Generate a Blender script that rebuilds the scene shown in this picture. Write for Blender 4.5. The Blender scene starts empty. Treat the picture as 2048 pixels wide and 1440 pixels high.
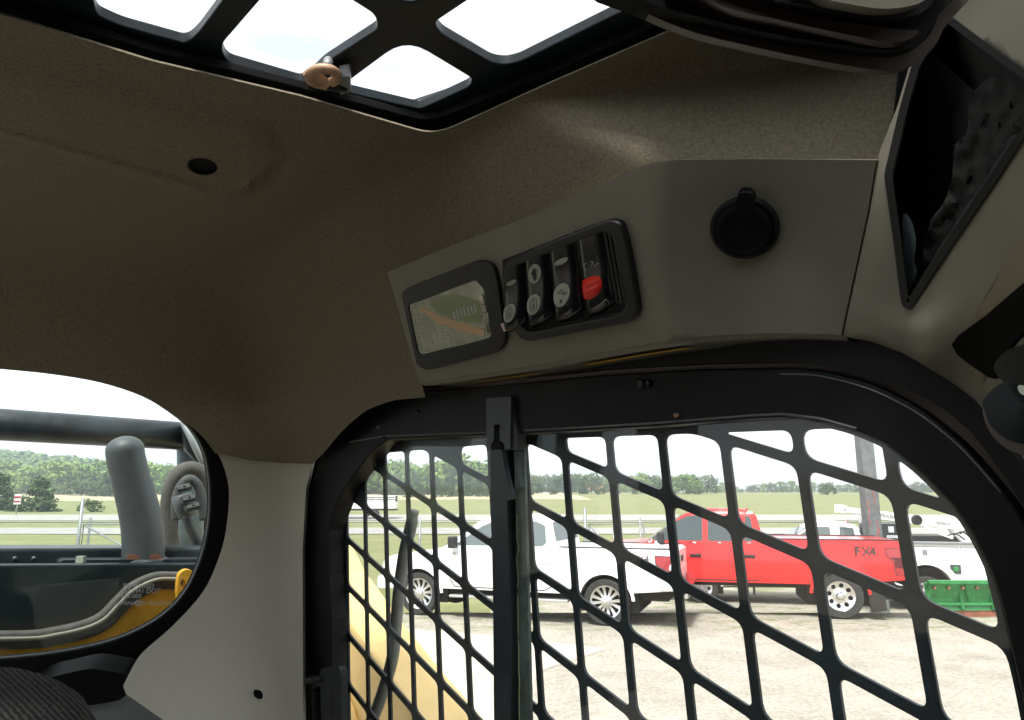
import bpy, bmesh, math, random
import numpy as np
from mathutils import Vector, Matrix, geometry, noise
random.seed(7)
SC = bpy.context.scene
COL = SC.collection
R_ = math.radians
# ------------------------------------------------------------------ camera, world, sun, exposure
F = 1420.0; CX, CY = 1024.0, 720.0            # focal length and centre in photo pixels
PITCH = math.atan(280/F)
CAMP = Vector((0, 0, 2.2))
XR = Vector((1, 0, 0)); DN = Vector((0, math.sin(PITCH), -math.cos(PITCH))); FW = Vector((0, math.cos(PITCH), math.sin(PITCH)))
cd = bpy.data.cameras.new('camera'); cam = bpy.data.objects.new('camera', cd); COL.objects.link(cam)
cam.location = CAMP; cam.rotation_euler = (R_(90)+PITCH, 0, 0)
cd.sensor_width = 36; cd.lens = 36*F/2048; cd.clip_start = 0.01; cd.clip_end = 5000
SC.camera = cam
SUN_EL, SUN_AZ = R_(62), R_(200)
wd = bpy.data.worlds.new("World"); SC.world = wd; wd.use_nodes = True
nt = wd.node_tree; nt.nodes.clear()
wo = nt.nodes.new('ShaderNodeOutputWorld'); bg = nt.nodes.new('ShaderNodeBackground'); bg.inputs[1].default_value = 0.11
sky = nt.nodes.new('ShaderNodeTexSky'); sky.sky_type = 'NISHITA'; sky.sun_disc = False
sky.sun_elevation = SUN_EL; sky.sun_rotation = SUN_AZ; sky.dust_density = 2.0
tc = nt.nodes.new('ShaderNodeTexCoord'); mp = nt.nodes.new('ShaderNodeMapping'); mp.inputs['Scale'].default_value = (1, 1, 5)
nz = nt.nodes.new('ShaderNodeTexNoise'); nz.inputs['Scale'].default_value = 2.2; nz.inputs['Detail'].default_value = 5
cr = nt.nodes.new('ShaderNodeValToRGB'); cr.color_ramp.elements[0].position = .30; cr.color_ramp.elements[0].color = (.45, .45, .45, 1)
cr.color_ramp.elements[1].position = .50; cr.color_ramp.elements[1].color = (.97, .97, .97, 1)
mx = nt.nodes.new('ShaderNodeMix'); mx.data_type = 'RGBA'; mx.inputs[7].default_value = (5.9, 5.95, 5.95, 1)
nt.links.new(tc.outputs['Generated'], mp.inputs[0]); nt.links.new(mp.outputs[0], nz.inputs[0]); nt.links.new(nz.outputs[0], cr.inputs[0])
nt.links.new(cr.outputs[0], mx.inputs[0]); nt.links.new(sky.outputs[0], mx.inputs[6]); nt.links.new(mx.outputs[2], bg.inputs[0]); nt.links.new(bg.outputs[0], wo.inputs[0])
sl = bpy.data.lights.new('sun', 'SUN'); sl.energy = 2.2; sl.angle = R_(12); sl.color = (1, .96, .9)
so = bpy.data.objects.new('sun', sl); COL.objects.link(so); so.rotation_euler = (R_(90)-SUN_EL, 0, R_(180)-SUN_AZ)
SC.view_settings.view_transform = 'Standard'; SC.view_settings.look = 'None'; SC.view_settings.gamma = 1
SC.view_settings.exposure = 1.55
SC.render.engine = 'CYCLES'
SC.cycles.use_denoising = True; SC.cycles.max_bounces = 14; SC.cycles.diffuse_bounces = 6; SC.cycles.transparent_max_bounces = 24
SC.cycles.sample_clamp_indirect = 6; SC.cycles.caustics_reflective = False; SC.cycles.caustics_refractive = False

# ------------------------------------------------------------------ cab frame: N outwards through the side window, RR to the rear, DD down
NV = np.array([.7867, .0851, .6115]); NV /= np.linalg.norm(NV)
RV = np.array([-.617, .104, .779]); RV -= NV*(RV@NV); RV /= np.linalg.norm(RV)
DV = np.cross(NV, RV); DV = DV if DV[1] > 0 else -DV
AX = {'n': NV, 'R': RV, 'D': DV}
def ray(u, v): return np.array([(u-CX)/F, (v-CY)/F, 1.0])
def Zp(u, v, s):
    if not isinstance(s, tuple): return s
    return s[1]/float(AX[s[0]] @ ray(u, v))
def c2w(p): return CAMP + XR*float(p[0]) + DN*float(p[1]) + FW*float(p[2])
def px(u, v, s): return c2w(ray(u, v)*Zp(u, v, s))
def wv(a): return XR*float(a[0]) + DN*float(a[1]) + FW*float(a[2])
WN, WR, WD = wv(NV), wv(RV), wv(DV)
def cab(n, r, d): return CAMP + WN*n + WR*r + WD*d
def gnd(u, v, z=0.0):
    d = XR*((u-CX)/F) + DN*((v-CY)/F) + FW; t = (z-CAMP.z)/d.z
    return CAMP + d*t

# ------------------------------------------------------------------ materials
def mat(name, col, rough=.6, metal=0, var=0, vs=30, bump=0, bs=200, col2=None, det=4, coat=0, spec=.5, mask=None, coords='Object'):
    m = bpy.data.materials.new(name); m.use_nodes = True; t = m.node_tree; b = t.nodes['Principled BSDF']
    b.inputs['Base Color'].default_value = (*col, 1); b.inputs['Roughness'].default_value = rough; b.inputs['Metallic'].default_value = metal
    b.inputs['Specular IOR Level'].default_value = spec
    if coat: b.inputs['Coat Weight'].default_value = coat; b.inputs['Coat Roughness'].default_value = .05
    co = t.nodes.new('ShaderNodeTexCoord')
    if var or col2:
        n = t.nodes.new('ShaderNodeTexNoise'); n.inputs['Scale'].default_value = vs; n.inputs['Detail'].default_value = det; n.inputs['Roughness'].default_value = .65
        t.links.new(co.outputs[coords], n.inputs[0])
        r = t.nodes.new('ShaderNodeValToRGB'); lo, hi = (mask or (.35, .65))
        c2 = col2 or tuple(min(1, c*(1+var)) for c in col); c1 = col if col2 else tuple(c*(1-var) for c in col)
        r.color_ramp.elements[0].position = lo; r.color_ramp.elements[0].color = (*c1, 1)
        r.color_ramp.elements[1].position = hi; r.color_ramp.elements[1].color = (*c2, 1)
        t.links.new(n.outputs[0], r.inputs[0]); t.links.new(r.outputs[0], b.inputs['Base Color'])
    if bump:
        n2 = t.nodes.new('ShaderNodeTexNoise'); n2.inputs['Scale'].default_value = bs; n2.inputs['Detail'].default_value = 3
        t.links.new(co.outputs[coords], n2.inputs[0])
        bp = t.nodes.new('ShaderNodeBump'); bp.inputs['Strength'].default_value = bump; bp.inputs['Distance'].default_value = .3/bs
        t.links.new(n2.outputs[0], bp.inputs['Height']); t.links.new(bp.outputs[0], b.inputs['Normal'])
    return m
def glassmat(name, tint=(1, 1, 1), refl=1.45, dirt=.0, gloss=.0, ds=60):
    m = bpy.data.materials.new(name); m.use_nodes = True; t = m.node_tree; t.nodes.clear()
    o = t.nodes.new('ShaderNodeOutputMaterial'); tr = t.nodes.new('ShaderNodeBsdfTransparent'); tr.inputs[0].default_value = (*tint, 1)
    gl = t.nodes.new('ShaderNodeBsdfGlossy'); gl.inputs['Roughness'].default_value = gloss; lw = t.nodes.new('ShaderNodeLayerWeight'); lw.inputs[0].default_value = .5
    pw_ = t.nodes.new('ShaderNodeMath'); pw_.operation = 'POWER'; pw_.inputs[1].default_value = 5; t.links.new(lw.outputs['Facing'], pw_.inputs[0]); r0 = ((refl-1)/(refl+1))**2
    fr = t.nodes.new('ShaderNodeMath'); fr.operation = 'MULTIPLY_ADD'; fr.inputs[1].default_value = (1-r0)*.6; fr.inputs[2].default_value = r0; t.links.new(pw_.outputs[0], fr.inputs[0])   # Schlick reflectance, same on both faces
    m1 = t.nodes.new('ShaderNodeMixShader'); t.links.new(fr.outputs[0], m1.inputs[0]); t.links.new(tr.outputs[0], m1.inputs[1]); t.links.new(gl.outputs[0], m1.inputs[2])
    if dirt:
        co = t.nodes.new('ShaderNodeTexCoord'); n = t.nodes.new('ShaderNodeTexNoise'); n.inputs['Scale'].default_value = ds; n.inputs['Detail'].default_value = 6; n.inputs['Roughness'].default_value = .75
        t.links.new(co.outputs['Object'], n.inputs[0]); r = t.nodes.new('ShaderNodeValToRGB'); r.color_ramp.elements[0].position = .58; r.color_ramp.elements[0].color = (dirt*.04,)*3+(1,)
        r.color_ramp.elements[1].position = .8; r.color_ramp.elements[1].color = (dirt,)*3+(1,)
        t.links.new(n.outputs[0], r.inputs[0]); df = t.nodes.new('ShaderNodeBsdfDiffuse'); df.inputs[0].default_value = (.55, .53, .48, 1)
        m2 = t.nodes.new('ShaderNodeMixShader'); t.links.new(r.outputs[0], m2.inputs[0]); t.links.new(m1.outputs[0], m2.inputs[1]); t.links.new(df.outputs[0], m2.inputs[2]); m1 = m2
    t.links.new(m1.outputs[0], o.inputs[0]); return m
M = {}
M['fabric'] = mat('headliner_fabric', (.178, .154, .112), 1.0, var=.24, vs=380, bump=.6, bs=520, spec=.15)
M['trim'] = mat('pillar_plastic', (.44, .42, .355), .65, var=.02, vs=60, bump=.35, bs=330, spec=.3)
M['plastic'] = mat('console_plastic', (.19, .178, .14), .5, var=.07, vs=14, bump=.25, bs=700, spec=.4)
M['plastic2'] = mat('grey_plastic', (.17, .18, .17), .5, var=.06, vs=60, bump=.2, bs=600)
M['black'] = mat('black_paint', (.0028, .0033, .004), .5, var=.35, vs=25, bump=.1, bs=300, spec=.18)
M['rubber'] = mat('black_rubber', (.003, .003, .0033), .8, bump=.2, bs=500, spec=.2)
M['steel'] = mat('guard_paint', (.004, .010, .014), .4, var=.4, vs=40, bump=.1, bs=200, spec=.35)
M['switch'] = mat('switch_black', (.008, .008, .009), .25, bump=.05, bs=900)
M['bezel'] = mat('bezel_black', (.006, .006, .006), .5, bump=.15, bs=900)
M['icon'] = mat('icon_pale', (.30, .33, .27), .4); M['ink'] = mat('icon_ink', (.02, .02, .015), .5); M['wtext'] = mat('white_print', (.6, .6, .6), .5)
M['red'] = mat('red_slider', (.7, .02, .01), .4); M['amber'] = mat('warning_yellow', (.75, .42, .02), .45)
M['lens'] = None
M['tan'] = mat('tan_plastic', (.5, .3, .18), .5, var=.2, vs=80)
M['brown'] = mat('brown_trim', (.06, .042, .032), .45, var=.15, vs=30)
M['redbrown'] = mat('red_brown_strip', (.045, .018, .015), .4)
M['void'] = mat('dark_cavity', (.006, .006, .006), .9); M['dust'] = mat('dusty_foam', (.011, .0095, .008), 1, var=.7, vs=60, bump=.5, bs=160)
M['weave'] = mat('woven_seat', (.012, .012, .013), .95, col2=(.05, .048, .042), vs=1, spec=.1, mask=(.45, .6)); _t = M['weave'].node_tree
_w = _t.nodes.new('ShaderNodeTexWave'); _w.inputs['Scale'].default_value = 70; _w.inputs['Distortion'].default_value = 3.0; _w.inputs['Detail'].default_value = 2; _w.inputs['Detail Scale'].default_value = 2.5; _w.bands_direction = 'DIAGONAL'
_c = [n for n in _t.nodes if n.type == 'TEX_COORD'][0]; _r = [n for n in _t.nodes if n.type == 'VALTORGB'][0]; _t.links.new(_c.outputs['Object'], _w.inputs[0]); _t.links.new(_w.outputs['Fac'], _r.inputs[0])
_b = _t.nodes.new('ShaderNodeBump'); _b.inputs['Strength'].default_value = .8; _b.inputs['Distance'].default_value = .002; _t.links.new(_w.outputs['Fac'], _b.inputs['Height']); _t.links.new(_b.outputs[0], _t.nodes['Principled BSDF'].inputs['Normal'])
M['glass'] = glassmat('window_glass', (.97, .985, .98), 1.28, .08); M['glass2'] = glassmat('rear_glass', (.93, .97, .96), 1.2, .08)
M['skyglass'] = glassmat('hatch_glass', (.95, .96, .96), 1.3, .02)
M['yellow'] = mat('machine_yellow', (.85, .43, .04), .45, var=.15, vs=12, bump=.1, bs=40)
M['cream'] = mat('overexposed_yellow', (.78, .55, .22), .5, var=.08, vs=10)  # machine yellow paled in its base colour to look overexposed
M['gasket'] = mat('grey_rubber', (.075, .072, .064), .85, var=.2, vs=40, bump=.3, bs=150)
M['exh'] = mat('exhaust_steel', (.075, .083, .087), .55, .3, var=.08, vs=30, bump=.08, bs=120)
M['blacksteel'] = mat('machine_black', (.02, .026, .03), .4, var=.5, vs=14, bump=.1, bs=100)
M['hose'] = mat('hose_rubber', (.05, .052, .052), .7, var=.2, vs=60, bump=.3, bs=200)
M['chrome'] = mat('chrome', (.75, .75, .76), .15, 1)
M['alloy'] = mat('alloy', (.62, .62, .62), .28, .9)
M['tyre'] = mat('tyre', (.035, .034, .032), .85, var=.25, vs=12, bump=.4, bs=60)
M['dark'] = mat('dark_plastic', (.02, .02, .02), .6)
M['under'] = mat('underbody', (.03, .027, .023), .9)
M['tint'] = mat('tinted_glass', (.05, .065, .07), .06, 0, spec=.8); M['tint2'] = mat('clear_cab_glass', (.11, .135, .135), .05, spec=.8)
M['white'] = mat('white_paint', (.8, .8, .8), .3, coat=.6, var=.02, vs=3)
M['redp'] = mat('red_paint', (.68, .012, .012), .3, coat=.7, var=.06, vs=3)
M['lampred'] = mat('tail_red', (.32, .01, .015), .15, coat=1); M['lampclear'] = mat('lamp_clear', (.7, .72, .72), .1, coat=1)
M['green'] = mat('plough_green', (.025, .21, .055), .4, var=.25, vs=6); M['rust'] = mat('rusty_edge', (.25, .09, .05), .8, var=.3, vs=8)
M['galv'] = mat('galvanised', (.26, .275, .275), .5, .5, var=.1, vs=10)
M['pole'] = mat('pole_steel', (.13, .145, .15), .7, var=.25, vs=5, bump=.2, bs=20)
M['sred'] = mat('red_spray', (.55, .06, .03), .7)

# ------------------------------------------------------------------ object helpers
def link(name, me, m, parent=None, smooth=False):
    o = bpy.data.objects.new(name, me); COL.objects.link(o)
    if m is not None: me.materials.append(m)
    if smooth: me.polygons.foreach_set('use_smooth', [True]*len(me.polygons))
    if parent is not None:
        o.parent = parent; o.matrix_parent_inverse = parent.matrix_basis.inverted()
    return o
def tag(o, label, cat, group=None, kind=None):
    o['label'] = label
    if cat: o['category'] = cat
    if group: o['group'] = group
    if kind: o['kind'] = kind
    return o
def thing(name, label, cat, loc=(0, 0, 0), rot=0, group=None):
    o = bpy.data.objects.new(name, None); COL.objects.link(o); o.location = loc; o.rotation_euler = (0, 0, rot); o.empty_display_size = .1
    return tag(o, label, cat, group)
def bmo(name, bm, m, parent=None, smooth=False, local=False):
    bmesh.ops.recalc_face_normals(bm, faces=bm.faces)
    me = bpy.data.meshes.new(name); bm.to_mesh(me); bm.free()
    o = link(name, me, m, None, smooth)
    if parent is not None:
        o.parent = parent
        if not local: o.matrix_parent_inverse = parent.matrix_basis.inverted()
    return o
def area2(P): return sum(P[i][0]*P[(i+1) % len(P)][1]-P[(i+1) % len(P)][0]*P[i][1] for i in range(len(P)))
def rnd(P, r, seg=5):
    """round the corners of a polygon; r a number or list"""
    out = []; n = len(P)
    for i in range(n):
        p = np.array(P[i], float); a = np.array(P[i-1], float); b = np.array(P[(i+1) % n], float)
        rr = r[i] if isinstance(r, (list, tuple)) else r
        la, lb = np.linalg.norm(a-p), np.linalg.norm(b-p)
        if rr <= 0 or la < 1e-9 or lb < 1e-9: out.append(tuple(p)); continue
        d = min(rr, la*.48, lb*.48); s = p+(a-p)/la*d; e = p+(b-p)/lb*d
        for k in range(seg+1):
            t = k/seg; out.append(tuple((1-t)**2*s+2*t*(1-t)*p+t*t*e))
    return out
def cat(P, seg=6, closed=True):
    out = []; n = len(P); P = [np.array(p, float) for p in P]
    for i in range(n if closed else n-1):
        p0 = P[i-1] if (closed or i > 0) else P[0]; p1 = P[i]; p2 = P[(i+1) % n]; p3 = P[(i+2) % n] if (closed or i+2 < n) else P[-1]
        for k in range(seg):
            t = k/seg; out.append(tuple(.5*(2*p1+(p2-p0)*t+(2*p0-5*p1+4*p2-p3)*t*t+(3*p1-p0-3*p2+p3)*t**3)))
    if not closed: out.append(tuple(P[-1]))
    return out
def inside(x, y, P):
    c = False; n = len(P); j = n-1
    for i in range(n):
        if (P[i][1] > y) != (P[j][1] > y) and x < (P[j][0]-P[i][0])*(y-P[i][1])/(P[j][1]-P[i][1])+P[i][0]: c = not c
        j = i
    return c
def solid(name, outer, holes, front, back, m, parent=None, grid=0, smooth=False, local=False, pts=(), bevel=0):
    """2-D outline with holes -> closed solid; front(u,v), back(u,v) give 3-D points"""
    V = []; E = []; loops = []
    for P in [outer]+list(holes):
        Q = []
        for p in P:
            if not Q or (abs(p[0]-Q[-1][0])+abs(p[1]-Q[-1][1])) > 1e-7: Q.append(p)
        if abs(Q[0][0]-Q[-1][0])+abs(Q[0][1]-Q[-1][1]) < 1e-7: Q.pop()
        if grid:
            D = []
            for i in range(len(Q)):
                a, b = Q[i], Q[(i+1) % len(Q)]; k = max(1, int(math.hypot(b[0]-a[0], b[1]-a[1])/grid))
                for s in range(k): D.append((a[0]+(b[0]-a[0])*s/k, a[1]+(b[1]-a[1])*s/k))
            Q = D
        s = len(V); V += [Vector((p[0], p[1])) for p in Q]; E += [(s+i, s+(i+1) % len(Q)) for i in range(len(Q))]; loops.append(Q)
    if grid:
        A = np.array([v[:] for v in V]); xs = [p[0] for p in loops[0]]; ys = [p[1] for p in loops[0]]
        y = min(ys)+grid*.5; k = 0
        while y < max(ys):
            x = min(xs)+grid*(.3 if k % 2 else .8)
            while x < max(xs):
                if inside(x, y, loops[0]) and not any(inside(x, y, h) for h in loops[1:]) and np.min((A[:, 0]-x)**2+(A[:, 1]-y)**2) > (grid*.45)**2: V.append(Vector((x, y)))
                x += grid
            y += grid*.9; k += 1
    V += [Vector(p) for p in pts]
    r = geometry.delaunay_2d_cdt(V, E, [], 0, 1e-7); vs, fs = r[0], r[2]
    bm = bmesh.new(); fv = [bm.verts.new(front(v.x, v.y)) for v in vs]; bv = [bm.verts.new(back(v.x, v.y)) for v in vs]
    cnt = {}
    for f in fs:
        cx_ = sum(vs[i].x for i in f)/len(f); cy_ = sum(vs[i].y for i in f)/len(f)
        if not inside(cx_, cy_, loops[0]) or any(inside(cx_, cy_, h) for h in loops[1:]): continue
        try: bm.faces.new([fv[i] for i in f]); bm.faces.new([bv[i] for i in reversed(f)])
        except ValueError: continue
        for i in range(len(f)):
            a, b = f[i], f[(i+1) % len(f)]; cnt.setdefault((min(a, b), max(a, b)), []).append((a, b))
    for k, l in cnt.items():
        if len(l) == 1:
            a, b = l[0]
            try:
                q = bm.faces.new([fv[b], fv[a], bv[a], bv[b]])
                if smooth:
                    for e in q.edges: e.smooth = e.smooth
            except ValueError: pass
    for v in [v for v in bm.verts if not v.link_faces]: bm.verts.remove(v)
    bmesh.ops.recalc_face_normals(bm, faces=bm.faces)
    if smooth:
        for e in bm.edges:
            if len(e.link_faces) == 2 and e.calc_face_angle(0) > R_(50): e.smooth = False
        for f in bm.faces: f.smooth = True
    me = bpy.data.meshes.new(name); bm.to_mesh(me); bm.free()
    o = link(name, me, m)
    if parent is not None:
        o.parent = parent
        if not local: o.matrix_parent_inverse = parent.matrix_basis.inverted()
    if bevel:
        b = o.modifiers.new('bevel', 'BEVEL'); b.width = bevel; b.segments = 2; b.limit_method = 'ANGLE'; b.angle_limit = R_(50)
    return o
def plate(name, outer, spec, th, m, parent=None, holes=(), ax=None, bevel=0, grid=0, smooth=False):
    """flat plate: pixel outline laid on a cab plane, thickened away along its axis"""
    a = wv(AX[ax or (spec[0] if isinstance(spec, tuple) else 'n')])
    return solid(name, outer, holes, lambda u, v: px(u, v, spec), lambda u, v: px(u, v, spec)+a*th, m, parent, grid=grid, bevel=bevel, smooth=smooth)
class TPS:
    def __init__(s, pts):
        s.p = np.array([(a/1000, b/1000) for a, b, _ in pts]); w = np.array([1/Zp(a, b, c) for a, b, c in pts]); n = len(w)
        K = s.phi(np.linalg.norm(s.p[:, None]-s.p[None], axis=2))+np.eye(n)*1e-4; P = np.c_[np.ones(n), s.p]
        A = np.block([[K, P], [P.T, np.zeros((3, 3))]]); s.c = np.linalg.solve(A, np.r_[w, 0, 0, 0])
    @staticmethod
    def phi(r): return np.where(r > 0, r*r*np.log(np.maximum(r, 1e-9)), 0)
    def w(s, u, v):
        q = np.array([u/1000, v/1000]); r = s.phi(np.linalg.norm(s.p-q, axis=1)); return float(r@s.c[:-3]+s.c[-3]+s.c[-2]*q[0]+s.c[-1]*q[1])
    def z(s, u, v): return 1/s.w(u, v)
class CV:
    """coved inside corner: the nearest of several planes, blended with a radius; each plane given by three (u, v, depth) points"""
    def __init__(s, planes, k=30, mn=False):
        s.k = k; s.mn = mn; s.P = [np.linalg.solve(np.array([[a/1000, b/1000, 1] for a, b, _ in p]), np.array([1/Zp(a, b, c) for a, b, c in p])) for p in planes]
    def w(s, u, v):
        q = [p[0]*u/1000+p[1]*v/1000+p[2] for p in s.P]
        if s.mn:                                   # the last two planes meet in an outward corner
            a, b = q[-2], q[-1]; m0 = min(a, b); q = q[:-2]+[m0-math.log(math.exp(-s.k*2*(a-m0))+math.exp(-s.k*2*(b-m0)))/(s.k*2)]
        m_ = max(q); return m_+math.log(sum(math.exp(s.k*(x-m_)) for x in q))/s.k
    def z(s, u, v): return 1/s.w(u, v)
def surf(name, outer, zf, th, m, parent=None, holes=(), grid=20, ax=None):
    a = ax if ax is not None else (WN+WR-WD).normalized()
    return solid(name, outer, holes, lambda u, v: c2w(ray(u, v)*zf(u, v)), lambda u, v: c2w(ray(u, v)*zf(u, v))+a*th, m, parent, grid=grid, smooth=True)
def tube(bm, pts, rad, seg=12, closed=False, cap=True):
    pts = [Vector(p) for p in pts]; n = len(pts); rings = []; prev = None
    for i, p in enumerate(pts):
        if closed: t = pts[(i+1) % n]-pts[i-1]
        else: t = pts[min(i+1, n-1)]-pts[max(i-1, 0)]
        t.normalize()
        if prev is None: s = t.orthogonal().normalized()
        else: s = (prev-t*prev.dot(t)).normalized()
        prev = s; b = t.cross(s); r = rad[i] if isinstance(rad, (list, tuple)) else rad
        rings.append([bm.verts.new(p+(s*math.cos(a)+b*math.sin(a))*r) for a in (2*math.pi*k/seg for k in range(seg))])
    for i in range(n if closed else n-1):
        A, B = rings[i], rings[(i+1) % n]
        for k in range(seg): bm.faces.new([A[k], A[(k+1) % seg], B[(k+1) % seg], B[k]])
    if cap and not closed: bm.faces.new(rings[0][::-1]); bm.faces.new(rings[-1])
def tubeo(name, pts, rad, m, parent=None, seg=12, local=False, **k):
    bm = bmesh.new(); tube(bm, pts, rad, seg, **k); return bmo(name, bm, m, parent, True, local)
def box(bm, c, s, rot=None):
    mt = Matrix.Translation(c) @ (rot.to_4x4() if rot else Matrix()) @ Matrix.Diagonal((*s, 1)); return bmesh.ops.create_cube(bm, size=1, matrix=mt)
def boxo(name, c, s, m, parent=None, rot=None, bevel=0, local=False):
    bm = bmesh.new(); box(bm, Vector(c), s, rot)
    if bevel: bmesh.ops.bevel(bm, geom=bm.edges[:], offset=bevel, segments=3, affect='EDGES', profile=.5)
    return bmo(name, bm, m, parent, False, local)
def lathe(bm, c, ax, prof, seg=32, ref=None, ring=False):
    ax = ax.normalized(); s = (ref or ax.orthogonal()); s = (s-ax*s.dot(ax)).normalized(); b = ax.cross(s); R = []
    for r, h in prof:
        R.append([bm.verts.new(c+ax*h+(s*math.cos(a)+b*math.sin(a))*max(r, 1e-4)) for a in (2*math.pi*k/seg for k in range(seg))])
    for i in range(len(R)-1):
        for k in range(seg): bm.faces.new([R[i][k], R[i][(k+1) % seg], R[i+1][(k+1) % seg], R[i+1][k]])
    if ring:
        for k in range(seg): bm.faces.new([R[-1][k], R[-1][(k+1) % seg], R[0][(k+1) % seg], R[0][k]])
    else: bm.faces.new(R[0][::-1]); bm.faces.new(R[-1])
def latheo(name, c, ax, prof, m, parent=None, seg=32, local=False, ring=False):
    bm = bmesh.new(); lathe(bm, Vector(c), Vector(ax), prof, seg, ring=ring); o = bmo(name, bm, m, parent, True, local)
    md = o.modifiers.new('split', 'EDGE_SPLIT'); md.split_angle = R_(35); return o
def text(name, s, origin, xdir, ydir, size, m, parent=None, local=False, depth=.0):
    c = bpy.data.curves.new(name, 'FONT'); c.body = s; c.size = size; c.extrude = depth; o = bpy.data.objects.new(name, c); COL.objects.link(o)
    bpy.context.view_layer.update(); me = bpy.data.meshes.new_from_object(o.evaluated_get(bpy.context.evaluated_depsgraph_get())); bpy.data.objects.remove(o)
    xd = Vector(xdir); yd = Vector(ydir); z = xd.cross(yd)
    for v in me.vertices: v.co = Vector(origin)+xd*v.co.x+yd*v.co.y+z*v.co.z
    me.materials.clear(); o = link(name, me, m)
    if parent is not None:
        o.parent = parent
        if not local: o.matrix_parent_inverse = parent.matrix_basis.inverted()
    return o
def ell(cx, cy, a, b, n=28, rot=0):
    c, s = math.cos(rot), math.sin(rot); return [(cx+a*math.cos(t)*c-b*math.sin(t)*s, cy+a*math.cos(t)*s+b*math.sin(t)*c) for t in (2*math.pi*k/n for k in range(n))]
def sst(t): t = max(0, min(1, t)); return t*t*(3-2*t)
def clipc(P, C):
    """clip polygon P by convex polygon C"""
    sg = 1 if area2(C) > 0 else -1
    for i in range(len(C)):
        a, b = C[i], C[(i+1) % len(C)]; f = lambda p: sg*((b[0]-a[0])*(p[1]-a[1])-(b[1]-a[1])*(p[0]-a[0])); Q = []
        for j in range(len(P)):
            p, q = P[j], P[(j+1) % len(P)]; fp, fq = f(p), f(q)
            if fp >= 0: Q.append(p)
            if (fp >= 0) != (fq >= 0): t = fp/(fp-fq); Q.append((p[0]+(q[0]-p[0])*t, p[1]+(q[1]-p[1])*t))
        P = Q
        if len(P) < 3: return []
    return P
USE_HAZE = True
# ================================================================== THE CAB
cabo = thing('loader_cab', 'dark loader cab interior lined with grey-brown fabric and grey plastic trim', 'vehicle cab', cab(0, .5, 1.3))
# headliner
BLK = [(-400, 160), (-400, 175), (-100, 238), (0, 266), (200, 322), (430, 391), (482, 386), (520, 352), (562, 305), (545, 268), (480, 235), (300, 190), (0, 110), (-400, 20)]
BA = np.array(BLK)
def sdist(u, v):
    d = 1e9
    for i in range(len(BLK)):
        a = BA[i]; b = BA[(i+1) % len(BLK)]; t = max(0, min(1, ((u-a[0])*(b[0]-a[0])+(v-a[1])*(b[1]-a[1]))/((b-a)@(b-a)))); d = min(d, math.hypot(u-a[0]-(b[0]-a[0])*t, v-a[1]-(b[1]-a[1])*t))
    return d if inside(u, v, BLK) else -d
T1 = CV([[(0, 100, ('D', -.33)), (900, 300, ('D', -.33)), (1300, 100, ('D', -.33))],
    [(0, 470, ('D', -.33)), (600, 560, ('D', -.325)), (0, 690, 1.185)],
    [(0, 738, ('R', 1.425)), (430, 905, ('R', 1.415)), (300, 700, 1.27)],
    [(775, 560, ('n', .437)), (1290, 350, ('n', .437)), (620, 915, ('n', .552))],
    [(1345, 345, .567), (1760, 330, .517), (1345, 200, .61)]], 26, True)
def off0(P, d):
    n = len(P); out = []; s = 1 if area2(P) > 0 else -1
    for i in range(n):
        a = np.array(P[i-1], float); b = np.array(P[(i+1) % n], float); t = (b-a)/(np.linalg.norm(b-a)+1e-9); out.append((P[i][0]+s*t[1]*d, P[i][1]-s*t[0]*d))
    return out
def dens(P, g):
    o = []
    for i in range(len(P)):
        a, b = P[i], P[(i+1) % len(P)]; k = max(1, int(math.hypot(b[0]-a[0], b[1]-a[1])/g)); o += [(a[0]+(b[0]-a[0])*j/k, a[1]+(b[1]-a[1])*j/k) for j in range(k)]
    return o
BLK = rnd(BLK, 30, 3); BA = np.array(BLK)
def hz(u, v):
    d = sdist(u, v); top = sst((300+.25*(u-200)-v)/90)          # soft along the upper edge, crisp lip along the lower one
    return 1/(T1.w(u, v)+.034*sst((d+8+20*top)/(16+58*top))+(1-top)*.024*math.exp(-(d/8)**2)+.03*math.exp(-((u-470)/210)**2-((v-835)/85)**2))
HL = [(-420, -60), (0, 28)]+[(300, 121), (600, 192)]+rnd([(780, 243), (868, 272), (985, 216)], [0, 60, 0])[1:-1]+[(1100, 166), (1330, 66), (1400, 30), (1540, -60), (1860, -80), (1800, 100), (1775, 345), (1345, 362), (1305, 378), (800, 590), (850, 795)]+cat([(790, 800), (735, 820), (685, 862), (648, 905), (625, 928)], 4, False)+[(560, 926), (500, 921)]+cat([(430, 906), (400, 868), (345, 828), (285, 793), (200, 765), (100, 748), (0, 738)], 4, False)+[(-420, 728)]
solid('headliner', HL, [ell(404, 333, 31, 17, 24, .12)], lambda u, v: c2w(ray(u, v)*hz(u, v)), lambda u, v: c2w(ray(u, v)*hz(u, v))+(WN*.7+WR*.7-WD).normalized()*.004, M['fabric'], cabo, grid=14, smooth=True, pts=[p for d in (-9, -4, 1, 7) for p in dens(off0(BLK, d), 9) if inside(p[0], p[1], HL) and p[0] > -380])
solid('headliner_plug', ell(404, 333, 34, 20, 20, .12), [], lambda u, v: c2w(ray(u, v)*(hz(u, v)+.012)), lambda u, v: c2w(ray(u, v)*(hz(u, v)+.02)), M['rubber'], cabo)
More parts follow.
